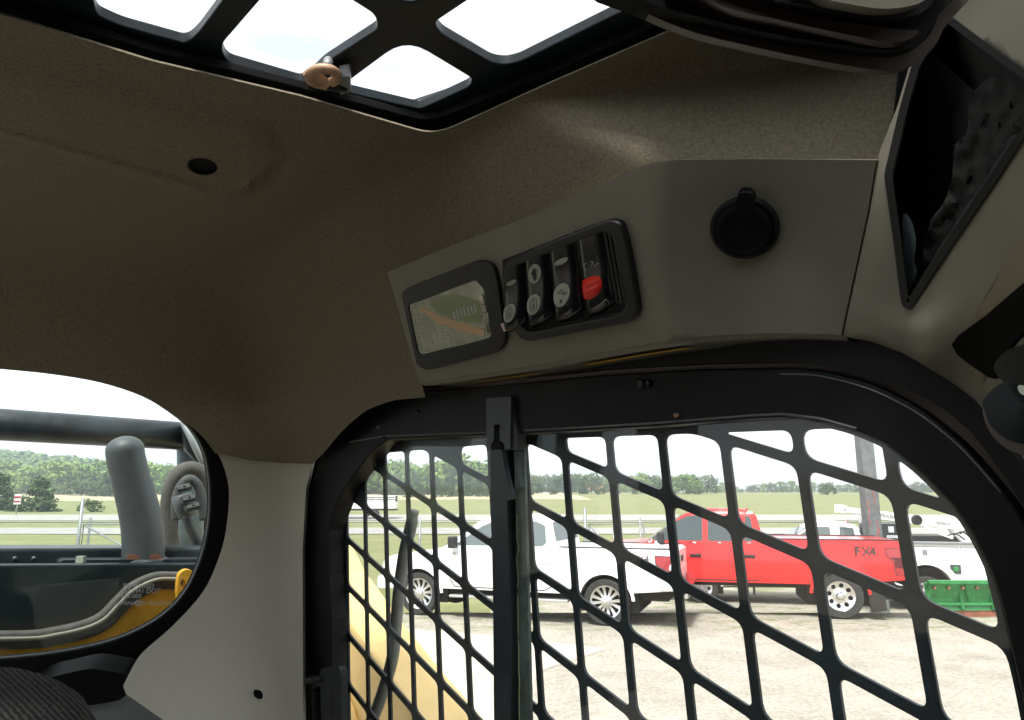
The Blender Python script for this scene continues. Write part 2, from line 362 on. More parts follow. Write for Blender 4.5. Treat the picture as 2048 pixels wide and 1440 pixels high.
# rear pillar trim
T2 = CV([[(430, 905, ('R', 1.41)), (455, 1060, ('R', 1.40)), (350, 1250, ('R', 1.40))], [(620, 915, ('n', .556)), (600, 1450, ('n', .556)), (540, 1100, ('n', .556))],
    [(275, 1310, 1.16), (340, 1450, 1.10), (600, 1360, 1.33)]], 30)
surf('pillar_trim', cat([(432, 900), (448, 935), (458, 985), (452, 1060), (436, 1120), (405, 1185), (345, 1252), (285, 1305), (262, 1340)], 4, False)+[(246, 1372), (252, 1388), (338, 1448), (345, 1640), (606, 1640), (606, 1440), (605, 1100), (612, 980), (630, 900), (560, 890), (480, 895)],
     T2.z, .012, M['trim'], cabo, [ell(513, 1391, 13, 12, 20)], 16, (WN+WR).normalized())
solid('trim_plug', ell(513, 1391, 15, 14, 20), [], lambda u, v: c2w(ray(u, v)*(T2.z(u, v)+.008)), lambda u, v: c2w(ray(u, v)*(T2.z(u, v)+.016)), M['rubber'], cabo)
# black rear panel with the rear window hole, side surround
RW = cat([(-60, 725), (0, 735), (100, 745), (200, 763), (290, 793), (350, 830), (385, 862), (408, 905), (418, 960), (419, 1020), (412, 1075), (398, 1125), (372, 1180), (330, 1226), (270, 1262), (200, 1287), (100, 1306), (0, 1316), (-60, 1320)], 4, False)
RWc = RW+[(-330, 1325), (-360, 1290), (-360, 760), (-330, 722)]
def off(P, d):
    n = len(P); out = []; s = 1 if area2(P) > 0 else -1
    for i in range(n):
        a = np.array(P[i-1], float); b = np.array(P[(i+1) % n], float); t = (b-a)/(np.linalg.norm(b-a)+1e-9); out.append((P[i][0]+s*t[1]*d, P[i][1]-s*t[0]*d))
    return out
plate('rear_wall', [(-700, 500), (690, 600), (690, 1900), (-700, 1900)], ('R', 1.45), .02, M['black'], cabo, [off(RWc, 8)])
rw = thing('rear_window', 'curved rear cab window in a thick black rubber seal', 'window', px(100, 1316, ('R', 1.43)))
plate('seal', off(RWc, 42), ('R', 1.432), .03, M['rubber'], rw, [off(RWc, 2)], bevel=.004)
plate('inner_seal', off(RWc, 12), ('R', 1.436), .012, M['bezel'], rw, [RWc], bevel=.002)
plate('pane', off(RWc, 5), ('R', 1.455), .004, M['glass2'], rw)
def ptext(name, s, u, v, spec, sz, m, parent, u2, v2, depth=0, lift=.001):
    """text on a plane: starts at pixel (u,v), runs towards pixel (u2,v2)"""
    a = wv(AX[spec[0]]); o = px(u, v, spec)-a*lift; x = (px(u2, v2, spec)-o); x = (x-a*x.dot(a)).normalized(); y = (-a).cross(x).normalized()
    return text(name, s, o, x, y, sz, m, parent, depth=depth)
for s, u, v, z in (('TEMPERED', 244, 1176, .011), ('AS2 M41 DOT', 238, 1186, .011), ('43R-000', 240, 1196, .010), ('LAMINATED GLAZING', 228, 1210, .0095)): ptext('etched_mark', s, u, v, ('R', 1.45), z, M['wtext'], rw, u+60, v, lift=.0)
plate('etched_mark', ell(276, 1206, 6, 6), ('R', 1.449), .0005, M['wtext'], rw, [ell(276, 1206, 4.6, 4.6)])
# grey ledge and lower trim behind the seat
surf('rear_ledge', [(150, 1428), (190, 1405), (252, 1392), (352, 1446), (366, 1640), (120, 1640)], lambda u, v: 1.17-(v-1400)*.0006, .02, M['plastic2'], cabo, grid=30)
surf('rear_shelf', rnd([(-420, 1378), (-100, 1376), (60, 1364), (180, 1336), (262, 1350), (252, 1398), (190, 1410), (-100, 1425), (-420, 1430)], 20), lambda u, v: 1.14, .03, M['black'], cabo, grid=40)
# seat head
T3 = TPS([(-400, 1375, .80), (0, 1372, .80), (100, 1390, .80), (170, 1425, .80), (205, 1470, .82), (210, 1700, .82), (-400, 1700, .62), (0, 1430, .70), (100, 1480, .70), (0, 1600, .64), (-200, 1430, .70)])
seat = thing('seat', 'dark woven operator seat back below the rear window', 'seat', px(0, 1700, .8))
surf('cushion', cat([(-420, 1372), (-200, 1368), (0, 1370), (60, 1376), (120, 1394), (165, 1418), (200, 1455), (215, 1560), (215, 1700), (-420, 1700)], 3), T3.z, .09, M['weave'], seat, grid=22, ax=WR)
# unseen closing shell; its openings are sized to set the daylight inside
bm = bmesh.new()
def cbox(n0, n1, r0, r1, d0, d1):
    vs = [bm.verts.new(cab(n, r, d)) for n in (n0, n1) for r in (r0, r1) for d in (d0, d1)]
    for f in ((0, 1, 3, 2), (4, 6, 7, 5), (0, 4, 5, 1), (2, 3, 7, 6), (0, 2, 6, 4), (1, 5, 7, 3)): bm.faces.new([vs[i] for i in f])
cbox(-.52, .60, -.5, 1.5, 1.25, 1.3)             # floor
cbox(-.56, -.52, -.5, 1.5, .38, 1.25); cbox(-.56, -.52, 1.3, 1.5, -.35, .38); cbox(-.56, -.52, -.5, 1.5, -.42, -.12)   # far side wall with its window
cbox(-.52, .60, -.5, -.46, .75, 1.25); cbox(-.52, .60, -.5, -.46, -.42, .5); cbox(-.56, -.52, -.5, .5, -.12, .38)      # front sill; deep header and far-window filler added to block light
cbox(.60, .64, -.5, 1.5, .62, 1.3); cbox(.60, .64, -.5, 1.5, -.42, -.17); cbox(.60, .64, -.5, .13, -.17, .62)
bmo('outer_shell', bm, M['black'], cabo)
# ROOF: outer skin with hatch opening
solid('roof_skin', [(-.56, -.5), (.64, -.5), (.64, 1.5), (-.56, 1.5)], [[(-.38, .80), (.38, .72), (.50, .40), (.50, -.22), (-.38, -.22)]], lambda a, b: cab(a, b, -.385), lambda a, b: cab(a, b, -.41), M['black'], cabo)
# ---- roof hatch
hatch = thing('roof_hatch', 'black steel roof grate over a clear sky-lit hatch', 'roof hatch', px(860, 250, ('D', -.345)))
H1 = rnd([(187, -5), (192, 30), (240, 52), (372, 88), (395, 68), (455, -12), (500, -75), (150, -95)], [14, 14, 20, 14, 14, 0, 20, 20])
H2 = rnd([(530, -10), (441, 92), (452, 124), (606, 168), (648, 128), (757, 58), (750, 30), (690, -8), (600, -60)], [0, 22, 22, 16, 10, 20, 14, 0, 20])
H3 = rnd([(690, 168), (812, 78), (945, 158), (938, 174), (842, 218), (826, 216), (697, 186)], [12, 50, 16, 10, 22, 10, 8])
H4 = rnd([(765, -25), (792, 2), (832, 6), (868, -28), (815, -80)], 14)
H5 = rnd([(960, -15), (868, 46), (882, 68), (990, 130), (1030, 128), (1255, 18), (1300, -60), (1040, -85)], [0, 22, 14, 26, 26, 10, 20, 20])
PL = [(-420, -180), (-420, -60), (0, 52), (300, 140), (600, 212), (868, 290), (985, 236), (1100, 186), (1400, 46), (1500, -180)]
hp = plate('grate', PL, ('D', -.352), -.010, M['steel'], hatch, [H1, H2, H3, H4, H5], bevel=.0012)
plate('rubber_lip', [(-420, -100), (0, 10), (300, 100), (600, 176)]+rnd([(790, 228), (858, 242), (975, 200)], [0, 40, 0])[1:-1]+[(1100, 146), (1400, 12), (1500, -60), (1500, 60), (1150, 240), (870, 330), (600, 260), (-420, 0)], ('D', -.343), -.008, M['rubber'], hatch, bevel=.001)
solid('hatch_pane', [(-.37, .79), (.37, .71), (.49, .39), (.49, -.21), (-.37, -.21)], [], lambda a, b: cab(a, b, -.412), lambda a, b: cab(a, b, -.416), M['skyglass'], hatch)
bmf = bmesh.new()
for a, b in (((-.38, .80), (.38, .72)), ((.38, .72), (.50, .40)), ((.50, .40), (.50, -.22))): tube(bmf, [cab(*a, -.395), cab(*b, -.395)], .016, 8)
bmo('hatch_frame', bmf, M['black'], hatch, True)
lt = thing('hatch_pull', 'small tan ring pull hanging from the roof grate beside a steel clip', 'pull ring', px(690, 175, ('D', -.35)))
c0 = px(646, 153, ('D', -.338)); u1 = (px(676, 153, ('D', -.338))-c0); u2 = (px(646, 168, ('D', -.338))-c0)
tubeo('ring', [c0+u1*math.cos(a)*.95+u2*math.sin(a) for a in (2*math.pi*k/24 for k in range(24))], .0045, M['tan'], lt, closed=True)
plate('ring_tab', rnd([(604, 152), (626, 142), (664, 170), (655, 182), (640, 178), (625, 170)], 4), ('D', -.336), -.004, M['tan'], lt, bevel=.001)
tubeo('pin', [px(655, 136, ('D', -.34)), px(657, 122, ('D', -.352))], .0045, M['galv'], lt)
tubeo('clip', [px(655, 168, ('D', -.337)), px(690, 174, ('D', -.34))], .0055, M['bezel'], lt)
plate('catch_block', rnd([(676, 156), (700, 152), (702, 184), (680, 190)], 4), ('D', -.337), -.012, M['galv'], lt, bevel=.001)

# ---- overhead console
def w1(u, v):   # long facet leaning back to the rear corner
    return TP1.w(u, v)
TP1 = TPS([(775, 545, ('n', .42)), (1290, 345, ('n', .42)), (838, 765, ('n', .50)), (1300, 692, ('n', .50)), (1030, 590, ('n', .462))])
TP2 = TPS([(1345, 330, .552), (1740, 330, .50), (1345, 690, .632), (1680, 672, .56), (1500, 500, .575)])
def cz(u, v):
    a, b = w1(u, v), TP2.w(u, v); k = .012; h = max(0, min(1, .5+.5*(b-a)/k)); return 1/(b*(1-h)+a*h-k*h*(1-h))
ov = thing('overhead_console', 'grey plastic switch console above the barred side window', 'console', px(1200, 700, ('n', .5)))
CE = cat([(838, 765), (900, 757), (1060, 733), (1200, 706), (1300, 688), (1400, 674), (1500, 668), (1600, 667), (1690, 670)], 4, False)
CP = [(775, 545)]+[(880, 500), (1000, 455), (1150, 395), (1240, 352)]+rnd([(1240, 352), (1290, 328), (1350, 320)], [0, 40, 0])[1:]+[(1500, 318), (1752, 320), (1736, 420), (1706, 560), (1682, 671)]+CE[::-1][1:]
DL = [(812, 582), (978, 522), (1000, 548), (1015, 672), (1000, 698), (850, 733), (835, 715)]     # dome light bezel
surf('panel', CP, cz, .014, M['plastic'], ov, grid=14, ax=(WN-WD*.3).normalized())
# rounded lower lip and underside
bm = bmesh.new(); rows = []
for u, v in CE:
    p = c2w(ray(u, v)*cz(u, v)); e = p+WN*.001
    rows.append([bm.verts.new(q) for q in (e, e+WD*.0035+WN*.003, e+WD*.004+WN*.008, e+WD*.002+WN*.03, e+WN*.09)])
for A, B in zip(rows, rows[1:]):
    for k in range(4): bm.faces.new([A[k], B[k], B[k+1], A[k+1]])
bmo('underside', bm, M['plastic'], ov, True)
def under(u, t): # point on underside: pixel x along edge, t metres outward
    for i in range(len(CE)-1):
        if CE[i][0] <= u <= CE[i+1][0]:
            s = (u-CE[i][0])/(CE[i+1][0]-CE[i][0]); v = CE[i][1]+s*(CE[i+1][1]-CE[i][1]); p = c2w(ray(u, v)*cz(u, v)); return p+WN*(.001+t)+WD*(.0032 if t > .012 else .0052)+WD*.0012
for a, b in ((930, 1050), (1145, 1350)):
    bm = bmesh.new(); A = [bm.verts.new(under(a+(b-a)*k/8, .010)) for k in range(9)]; B = [bm.verts.new(under(a+(b-a)*k/8, .028)) for k in range(9)]
    for k in range(8): bm.faces.new([A[k], A[k+1], B[k+1], B[k]])
    w = bmo('warning_sticker', bm, M['amber'], ov)
    bm = bmesh.new()
    for k in (2, 3, 5, 6):
        P = [under(a+(b-a)*(k+.2)/8, .014), under(a+(b-a)*(k+.9)/8, .014), under(a+(b-a)*(k+.5)/8, .024)]; bm.faces.new([bm.verts.new(p+WD*.0006) for p in P])
    s = bmo('printed_triangle', bm, M['redbrown'], w)
# corner trim right of the seam, up to the vent
T4 = TPS([(1752, 320, .503), (1682, 671, .562), (1712, 540, .533), (1800, 704, .52), (1770, 340, .49), (1790, 500, .49), (1812, 615, .495), (1850, 690, .47), (2048, 330, .34), (2048, 560, .37), (1900, 640, .44), (1990, 830, .47), (2060, 930, .45), (1900, 750, .50), (1890, 30, .43), (2048, 0, .33), (2048, 140, .33), (1960, 60, .38), (2200, 300, .27), (2200, 0, .27), (2200, 900, .38)])
VENT = rnd([(1893, 28), (1960, 78), (2048, 142), (2110, 190), (2130, 240), (2048, 268), (1990, 360), (1900, 492), (1818, 618), (1804, 608), (1788, 480), (1770, 350), (1776, 300), (1800, 220), (1826, 128), (1872, 52)], [8, 0, 0, 20, 20, 8, 0, 0, 10, 8, 0, 0, 0, 0, 0, 10])
VENT = rnd([(1893, 28), (1960, 78), (2048, 142), (2160, 225), (2150, 300), (2048, 262+10), (1990, 362), (1900, 494), (1818, 620), (1804, 608), (1788, 480), (1770, 350), (1800, 220), (1826, 128), (1872, 52)], 8)
ct = thing('corner_trim', 'grey plastic corner trim wrapped around the dark vent opening', 'trim panel', px(1800, 704, .52))
CT = [(1756, 322), (1740, 422), (1710, 562), (1686, 673), (1740, 682), (1805, 706), (1850, 732), (1900, 762), (1945, 795), (1985, 838), (2020, 880), (2052, 925), (2250, 1100), (2250, -120), (1900, -120), (1888, -10), (1884, 30), (1862, 60), (1820, 128), (1794, 215), (1760, 300)]
solid('trim_shell', CT, [VENT], lambda u, v: c2w(ray(u, v)*T4.z(u, v)), lambda u, v: c2w(ray(u, v)*T4.z(u, v))+WN*.012, M['plastic'], ct, grid=18, smooth=True)
# raised strip along the vent edge and fabric panel at the right rim
STR = rnd([(1856, 640), (1925, 535), (2010, 405), (2070, 315), (2120, 300), (2120, 350), (2010, 520), (1900, 690), (1868, 700)], 10)
FB = rnd([(2010, 525), (2110, 380), (2240, 240), (2240, 620), (2060, 640), (1995, 700), (1962, 770), (1915, 690)], 12)
solid('trim_insert', FB, [], lambda u, v: c2w(ray(u, v)*(T4.z(u, v)-.003)), lambda u, v: c2w(ray(u, v)*(T4.z(u, v)+.004)), mat('trim_insert', (.20, .165, .115), .8), ct, grid=18, smooth=True)
# ---- vent
vt = thing('air_vent', 'open black air vent with dusty foam inside the corner trim', 'vent', px(1812, 615, .5))
VI = off(VENT, -14)
solid('vent_frame', off(VENT, 2), [VI], lambda u, v: c2w(ray(u, v)*(T4.z(u, v)-.003)), lambda u, v: c2w(ray(u, v)*(T4.z(u, v)+.03)), M['bezel'], vt, grid=25)
solid('duct', off(VENT, 4), [off(VENT, -10)], lambda u, v: c2w(ray(u, v)*(T4.z(u, v)+.022)), lambda u, v: c2w(ray(u, v)*(T4.z(u, v)+.025))+(WN-WD*.5+FW).normalized()*.11, M['void'], vt, grid=25)
solid('duct_back', off(VENT, 60), [], lambda u, v: c2w(ray(u, v)*(T4.z(u, v)+.11)), lambda u, v: c2w(ray(u, v)*(T4.z(u, v)+.12)), M['void'], vt, grid=40)
def fz(u, v): return T4.z(u, v)+.035+.009*noise.noise(Vector((u/28, v/28, 0)))+.0025*noise.noise(Vector((u/10, v/10, 3)))
FO = [(1836+random.uniform(-4, 4), 560), (1846, 500), (1862, 440), (1888, 405), (1905, 350), (1910, 290), (1935, 262), (1938, 200), (1960, 170), (2000, 150), (2060, 190), (2090, 230), (2040, 270), (1985, 360), (1895, 492), (1850, 566)]
solid('foam_filter', cat(FO, 3), [], lambda u, v: c2w(ray(u, v)*fz(u, v)), lambda u, v: c2w(ray(u, v)*(fz(u, v)+.02)), M['dust'], vt, grid=9, smooth=True)
solid('torn_label', cat([(1806, 430), (1822, 440), (1832, 480), (1828, 520), (1834, 545), (1820, 575), (1812, 560), (1806, 500)], 3), [], lambda u, v: c2w(ray(u, v)*(T4.z(u, v)+.012)), lambda u, v: c2w(ray(u, v)*(T4.z(u, v)+.014)), mat('pale_label', (.10, .13, .14), .5, var=.4, vs=90), vt, grid=12)
# ---- power outlet
oc = c2w(ray(1489, 455)*(cz(1489, 455)-.001)); e1 = (c2w(ray(1520, 455)*cz(1520, 455))-c2w(ray(1460, 455)*cz(1460, 455))).normalized(); e2 = (c2w(ray(1489, 490)*cz(1489, 490))-c2w(ray(1489, 420)*cz(1489, 420))).normalized()
on = e1.cross(e2).normalized(); on = on if on.dot(CAMP-oc) > 0 else -on
po = thing('power_socket', 'round black capped power socket on the console beside the vent', 'socket', oc)
rr = 64/F*cz(1489, 455)
latheo('socket_rim', oc, on, [(rr*1.04, -.002), (rr*1.04, .002), (rr*.99, .005), (rr*.90, .005), (rr*.88, .002), (rr*.86, -.002)], M['bezel'], po, 48)
latheo('cap', oc, on, [(rr*.87, -.001), (rr*.87, .006), (rr*.82, .009), (rr*.70, .0095), (rr*.66, .0075), (rr*.1, .007)], M['rubber'], po, 48)
solid('cap_tab', rnd([(1474, 424), (1477, 382), (1486, 374), (1506, 376), (1512, 386), (1510, 428)], 8), [], lambda u, v: c2w(ray(u, v)*cz(u, v))+on*.011, lambda u, v: c2w(ray(u, v)*cz(u, v)), M['rubber'], po, bevel=.0012)
# ---- dome light
CN = (wv(np.cross(AX['R'], np.array([0, 0, 1.0])))).normalized()
def cp(u, v, l=0):   # point on console facet lifted l towards the cab
    return c2w(ray(u, v)*cz(u, v))-(WN*.85+WD*-.52).normalized()*l
dl = thing('dome_light', 'rectangular clear ribbed interior lamp in a black bezel on the console', 'lamp', cp(915, 730))
DLo = rnd([(808, 578), (962, 518), (992, 524), (1002, 560), (1018, 676), (1004, 700), (862, 737), (840, 728)], [16, 10, 20, 20, 20, 16, 16, 16])
DLi = rnd([(823, 607), (958, 556), (975, 575), (990, 668), (975, 676), (848, 706), (842, 700)], [5, 5, 5, 5, 6, 5, 5])
solid('bezel', DLo, [DLi], lambda u, v: cp(u, v, .006), lambda u, v: cp(u, v, -.002), M['bezel'], dl, bevel=.0018)
m = mat('lamp_lens', (.36, .38, .30), .12, 0, var=.15, vs=30, spec=.8, coat=.5); t = m.node_tree; co = t.nodes.new('ShaderNodeTexCoord'); vo = t.nodes.new('ShaderNodeTexVoronoi'); vo.inputs['Scale'].default_value = 420; vo.inputs['Randomness'].default_value = .15
bp = t.nodes.new('ShaderNodeBump'); bp.inputs['Strength'].default_value = .8; bp.inputs['Distance'].default_value = .001; t.links.new(co.outputs['Object'], vo.inputs['Vector']); t.links.new(vo.outputs['Distance'], bp.inputs['Height']); t.links.new(bp.outputs[0], t.nodes['Principled BSDF'].inputs['Normal'])
t.nodes['Principled BSDF'].inputs['Metallic'].default_value = .55; M['lens'] = m
ln = solid('lens', DLi, [], lambda u, v: cp(u, v, .0045), lambda u, v: cp(u, v, .0), m, dl)
solid('lens_reflection', [(843, 614), (852, 612), (882, 628), (942, 646), (974, 656), (975, 668), (930, 660), (880, 642)], [], lambda u, v: cp(u, v, .0052), lambda u, v: cp(u, v, .0046), mat('warm_reflection', (.62, .42, .24), .4), ln)  # warm reflection in the lens, laid on as a coloured patch
solid('olive_reflection', rnd([(862, 600), (916, 583), (965, 598), (972, 640), (930, 640), (880, 622)], 4), [], lambda u, v: cp(u, v, .0049), lambda u, v: cp(u, v, .0046), mat('olive_reflection', (.26, .30, .16), .3), ln)  # second lens reflection, an olive patch on the surface
for k in range(7): solid('lens_mark', [(912+k*7, 618-k*2), (914+k*7, 617-k*2), (918+k*7, 634-k*2), (916+k*7, 635-k*2)], [], lambda u, v: cp(u, v, .0056), lambda u, v: cp(u, v, .005), M['wtext'], ln)
for a, b in (((964, 588), (972, 586)), ((969, 606), (977, 604)), ((978, 645), (986, 643))): solid('lamp_clip', [a, b, (b[0]+5, b[1]+16), (a[0]+5, a[1]+18)], [], lambda u, v: cp(u, v, .0065), lambda u, v: cp(u, v, .0045), M['chrome'], dl)
# ---- switch bank
sb = thing('switch_bank', 'black bank of four rocker switches, one with a red slider', 'switch panel', cp(1150, 660))
SO = rnd([(1016, 520), (1040, 508), (1225, 435), (1250, 440), (1262, 480), (1283, 600), (1284, 622), (1265, 640), (1065, 679), (1045, 672), (1030, 640), (1012, 600)], [18, 10, 16, 14, 14, 12, 14, 20, 16, 14, 10, 20])
SI = rnd([(1028, 532), (1215, 458), (1236, 470), (1262, 602), (1250, 622), (1066, 660), (1050, 650), (1030, 600)], [14, 14, 14, 16, 14, 12, 10, 20])
solid('bezel', SO, [SI], lambda u, v: cp(u, v, .007), lambda u, v: cp(u, v, -.002), M['bezel'], sb, bevel=.002)
solid('backing', off(SI, 3), [], lambda u, v: cp(u, v, .002), lambda u, v: cp(u, v, -.001), M['switch'], sb)
def rocker(tl, tr, br, bl, hi, name='rocker_switch'):
    """curved rocker: bilinear patch between four pixel corners, crowned towards the cab and proud at the lower end"""
    bm = bmesh.new(); G = []; n, k = 8, 16
    for j in range(k+1):
        row = []; t = j/k
        for i in range(n+1):
            s = i/n; u = (tl[0]*(1-s)+tr[0]*s)*(1-t)+(bl[0]*(1-s)+br[0]*s)*t; v = (tl[1]*(1-s)+tr[1]*s)*(1-t)+(bl[1]*(1-s)+br[1]*s)*t
            v += 5*math.sin(math.pi*s)*t; e = 1-abs(2*s-1)**6; f = 1-(max(0, (t-.86)/.14))**3-(max(0, (.08-t)/.08))**2
            row.append(bm.verts.new(cp(u, v, .003+hi*(.45+.55*sst((t-.35)/.5))*e*max(0, f))))
        G.append(row)
    for j in range(k):
        for i in range(n): bm.faces.new([G[j][i], G[j][i+1], G[j+1][i+1], G[j+1][i]])
    ext = bmesh.ops.extrude_face_region(bm, geom=bm.faces[:]); 
    for v in [g for g in ext['geom'] if isinstance(g, bmesh.types.BMVert)]: v.co += (WN*.85-WD*.52).normalized()*.004
    o = bmo(name, bm, M['switch'], sb, True)
    def at(s, t, l=.0007):
        u = (tl[0]*(1-s)+tr[0]*s)*(1-t)+(bl[0]*(1-s)+br[0]*s)*t; v = (tl[1]*(1-s)+tr[1]*s)*(1-t)+(bl[1]*(1-s)+br[1]*s)*t; v += 5*math.sin(math.pi*s)*t; e = 1-abs(2*s-1)**6; f = 1-(max(0, (t-.86)/.14))**3
        return cp(u, v, .003+hi*(.45+.55*sst((t-.35)/.5))*e*max(0, f)+l)
    return o, at
def icon(o, at, s0, t0, a, b, name='icon', m=None, l=.0006):
    bm = bmesh.new(); c = bm.verts.new(at(s0, t0, l)); R = []
    for r in (.5, 1): R.append([bm.verts.new(at(s0+a*r*math.cos(q), t0+b*r*math.sin(q), l)) for q in (2*math.pi*k/28 for k in range(28))])
    for k in range(28): bm.faces.new([c, R[0][k], R[0][(k+1) % 28]]); bm.faces.new([R[0][k], R[1][k], R[1][(k+1) % 28], R[0][(k+1) % 28]])
    return bmo(name, bm, m or M['icon'], o, True)
def lines(o, at, s0, t0, a, b, segs, w=.0006, m=None):
    bm = bmesh.new()
    for x0, y0, x1, y1 in segs: tube(bm, [at(s0+a*x0, t0+b*y0, .0009), at(s0+a*x1, t0+b*y1, .0009)], w/2, 5)
    return bmo('symbol', bm, m or M['ink'], o)
CABI = [(-.45, -.35, .45, -.45), (.45, -.45, .5, .55), (.5, .55, -.35, .6), (-.35, .6, -.45, -.35), (-.15, -.7, .2, -.72), (0, -.7, 0, -.4), (-.2, .0, .2, 0), (-.25, .25, .25, .2), (0, -.2, .1, .45)]
r1, a1 = rocker((1008, 518), (1050, 502), (1060, 642), (1016, 664), .0085)
icon(r1, a1, .5, .34, .24, .03); icon(r1, a1, .42, .72, .30, .115); lines(r1, a1, .42, .72, .30, .115, CABI)
r2, a2 = rocker((1052, 501), (1098, 483), (1115, 630), (1064, 654), .0085)
icon(r2, a2, .48, .32, .27, .12); icon(r2, a2, .40, .69, .30, .12); lines(r2, a2, .40, .69, .30, .12, CABI)
bb = [(-.4, -.1, .0, -.5), (.0, -.5, .4, -.2), (-.4, 0, .3, .1), (0, -.3, 0, .7), (-.3, .4, .3, .5), (-.35, -.05, .35, -.2), (-.2, .2, .25, .3), (-.2, -.2, .2, 0)]
lines(r2, a2, .48, .32, .27, .12, bb, .0016)
r3, a3 = rocker((1101, 482), (1152, 461), (1173, 618), (1118, 645), .0085)
icon(r3, a3, .5, .28, .27, .035); icon(r3, a3, .44, .66, .32, .13)
lines(r3, a3, .44, .66, .32, .13, [(-.45, -.3, .1, -.5), (.1, -.5, .3, 0), (.3, 0, -.45, -.3), (.3, 0, .6, -.05), (.35, .1, .6, .05), (-.2, .4, .1, .6), (.1, .4, -.2, .65), (-.05, .35, -.05, .7)])
r4, a4 = rocker((1156, 460), (1208, 440), (1236, 604), (1180, 632), .006)
lines(r4, a4, .3, .42, .3, .08, [(-.3, -.4, .0, -.4), (-.3, -.4, -.3, .4), (-.3, .4, 0, .4), (.5, .3, .9, -.3), (.6, -.5, 1.0, .5), (.9, .5, 1.4, .3)], .0008, M['icon'])
lines(r4, a4, .7, .93, .3, .08, [(-.3, -.4, .5, -.6), (-.2, 0, .3, -.1), (.5, -.6, .6, .2)], .0006, M['icon'])
bm = bmesh.new(); G = []
for j in range(13):
    G.append([]);
    for i in range(11):
        x, y = i/5-1, j/6-1; q = (abs(x)**2.4+abs(y)**2.4); k = max(0, 1-q)**.5; s = 1/max(1, q)**(1/2.4); G[-1].append(bm.verts.new(a4(.33+.44*x*s, .67+.12*y*s, .0002+.003*k+.0005*math.sin(y*11)*k)))
for j in range(12):
    for i in range(10): bm.faces.new([G[j][i], G[j][i+1], G[j+1][i+1], G[j+1][i]])
bmo('red_slider', bm, M['red'], r4, True)
for a in (0, 1, 2):    # blank filler ribs at the end of the bank
    solid('blank_rib', [(1212+a*9, 452+a*4), (1217+a*9, 451+a*4), (1244+a*8, 600), (1238+a*8, 603)], [], lambda u, v: cp(u, v, .0055), lambda u, v: cp(u, v, .001), M['bezel'], sb, bevel=.0006)
solid('side_marker', [(1012, 642), (1018, 640), (1024, 655), (1019, 657)], [], lambda u, v: cp(u, v, .009), lambda u, v: cp(u, v, .006), mat('pale_marker', (.7, .55, .5), .4), sb)
# ---- steel surround of the side window
WH = [(662, 1730), (660, 1440), (662, 1316), (662, 1238), (657, 1150), (657, 1062), (664, 1030)]+cat([(674, 1005), (688, 978), (718, 935), (744, 904), (774, 880)], 4, False)+[(800, 879), (971, 872), (1050, 868), (1300, 854), (1500, 838), (1567, 835)]+cat([(1600, 837), (1640, 844), (1680, 853), (1712, 863), (1762, 884), (1792, 905), (1838, 942), (1891, 995), (1927, 1040), (1962, 1102), (1989, 1164), (2007, 1227), (2020, 1289), (2038, 1373), (2050, 1422)], 3, False)+[(2070, 1520), (2085, 1730)]
FO_ = [(612, 1900), (612, 1440), (610, 1150)]+cat([(617, 1000), (640, 920), (682, 858), (730, 815), (800, 790)], 5, False)+[(1000, 770), (1200, 750), (1400, 738)]+cat([(1560, 735), (1640, 742), (1733, 765), (1800, 795), (1850, 825), (1900, 865), (1942, 905), (2010, 985), (2048, 1040), (2100, 1130), (2160, 1300)], 3, False)+[(2200, 1900)]
SO_ = [(596, 1900), (596, 900), (640, 700), (1000, 600), (1690, 600), (2000, 700), (2250, 900), (2250, 1900)]
SH = [(q[0]+(q[0]-p[0])*k, q[1]+(q[1]-p[1])*k) for p, q, k in ((p, q, (.35+2.2*math.exp(-((p[0]-1900)/110)**2) if p[0] > 1400 else .35)) for p, q in zip(FO_, off(FO_, 8)))]
plate('side_surround', SO_, ('n', .560), .03, M['black'], cabo, [SH])
plate('brown_reveal', off(FO_, 34), ('n', .572), .01, mat('brown_reveal', (.10, .07, .05), .6), cabo, [off(FO_, -2)])
sw = thing('side_window', 'black framed sliding side window with rounded upper corners', 'window', px(1300, 1440, ('n', .57)))
plate('window_frame', FO_, ('n', .560), .035, M['black'], sw, [WH], bevel=.002)
plate('rubber_seal', off(WH, 9), ('n', .575), .012, M['rubber'], sw, [off(WH, -2)])
tubeo('seal_highlight_bead', [px(u, v, ('n', .5585)) for u, v in cat([(1560, 748), (1640, 752), (1733, 776), (1800, 806), (1850, 836), (1898, 874), (1940, 914), (2002, 985)], 4, False)], .0007, M['pole'], sw, 6)  # thin paler bead put in as the highlight line of the seal
bm = bmesh.new(); tube(bm, [px(u, v, ('n', .5595)) for u, v in [(700, 884), (770, 872), (971, 865)]], .0011, 6); tube(bm, [px(u, v, ('n', .5595)) for u, v in [(1050, 861), (1300, 847), (1500, 831), (1567, 828), (1640, 837), (1712, 857)]], .0011, 6)
bmo('glazing_highlight_bead', bm, M['pole'], sw, True)  # paler beads drawing the highlight along the glass edge
PR = [(1004, 868)]+[p for p in WH if p[0] > 1010]+[(1030, 1730)]
PL_ = [p for p in WH if p[0] < 1010]+[(1010, 870), (1030, 1730)]
plate('rear_pane', off(PL_[:-2]+[(1040, 868), (1062, 1730)], 4), ('n', .582), .004, M['glass'], sw)
plate('front_pane', off(PR, 4), ('n', .573), .004, M['glass'], sw)
plate('mullion', [(978, 860), (1010, 860), (1020, 1200), (1024, 1730), (990, 1730), (985, 1200)], ('n', .566), .014, M['steel'], sw, bevel=.0015)
plate('meeting_seal', [(1012, 862), (1047, 862), (1056, 1200), (1068, 1730), (1026, 1730), (1022, 1200)], ('n', .5795), .004, mat('weathered_seal', (.03, .04, .035), .6, var=.8, vs=30, bump=.3, bs=80, col2=(.07, .10, .09)), sw)
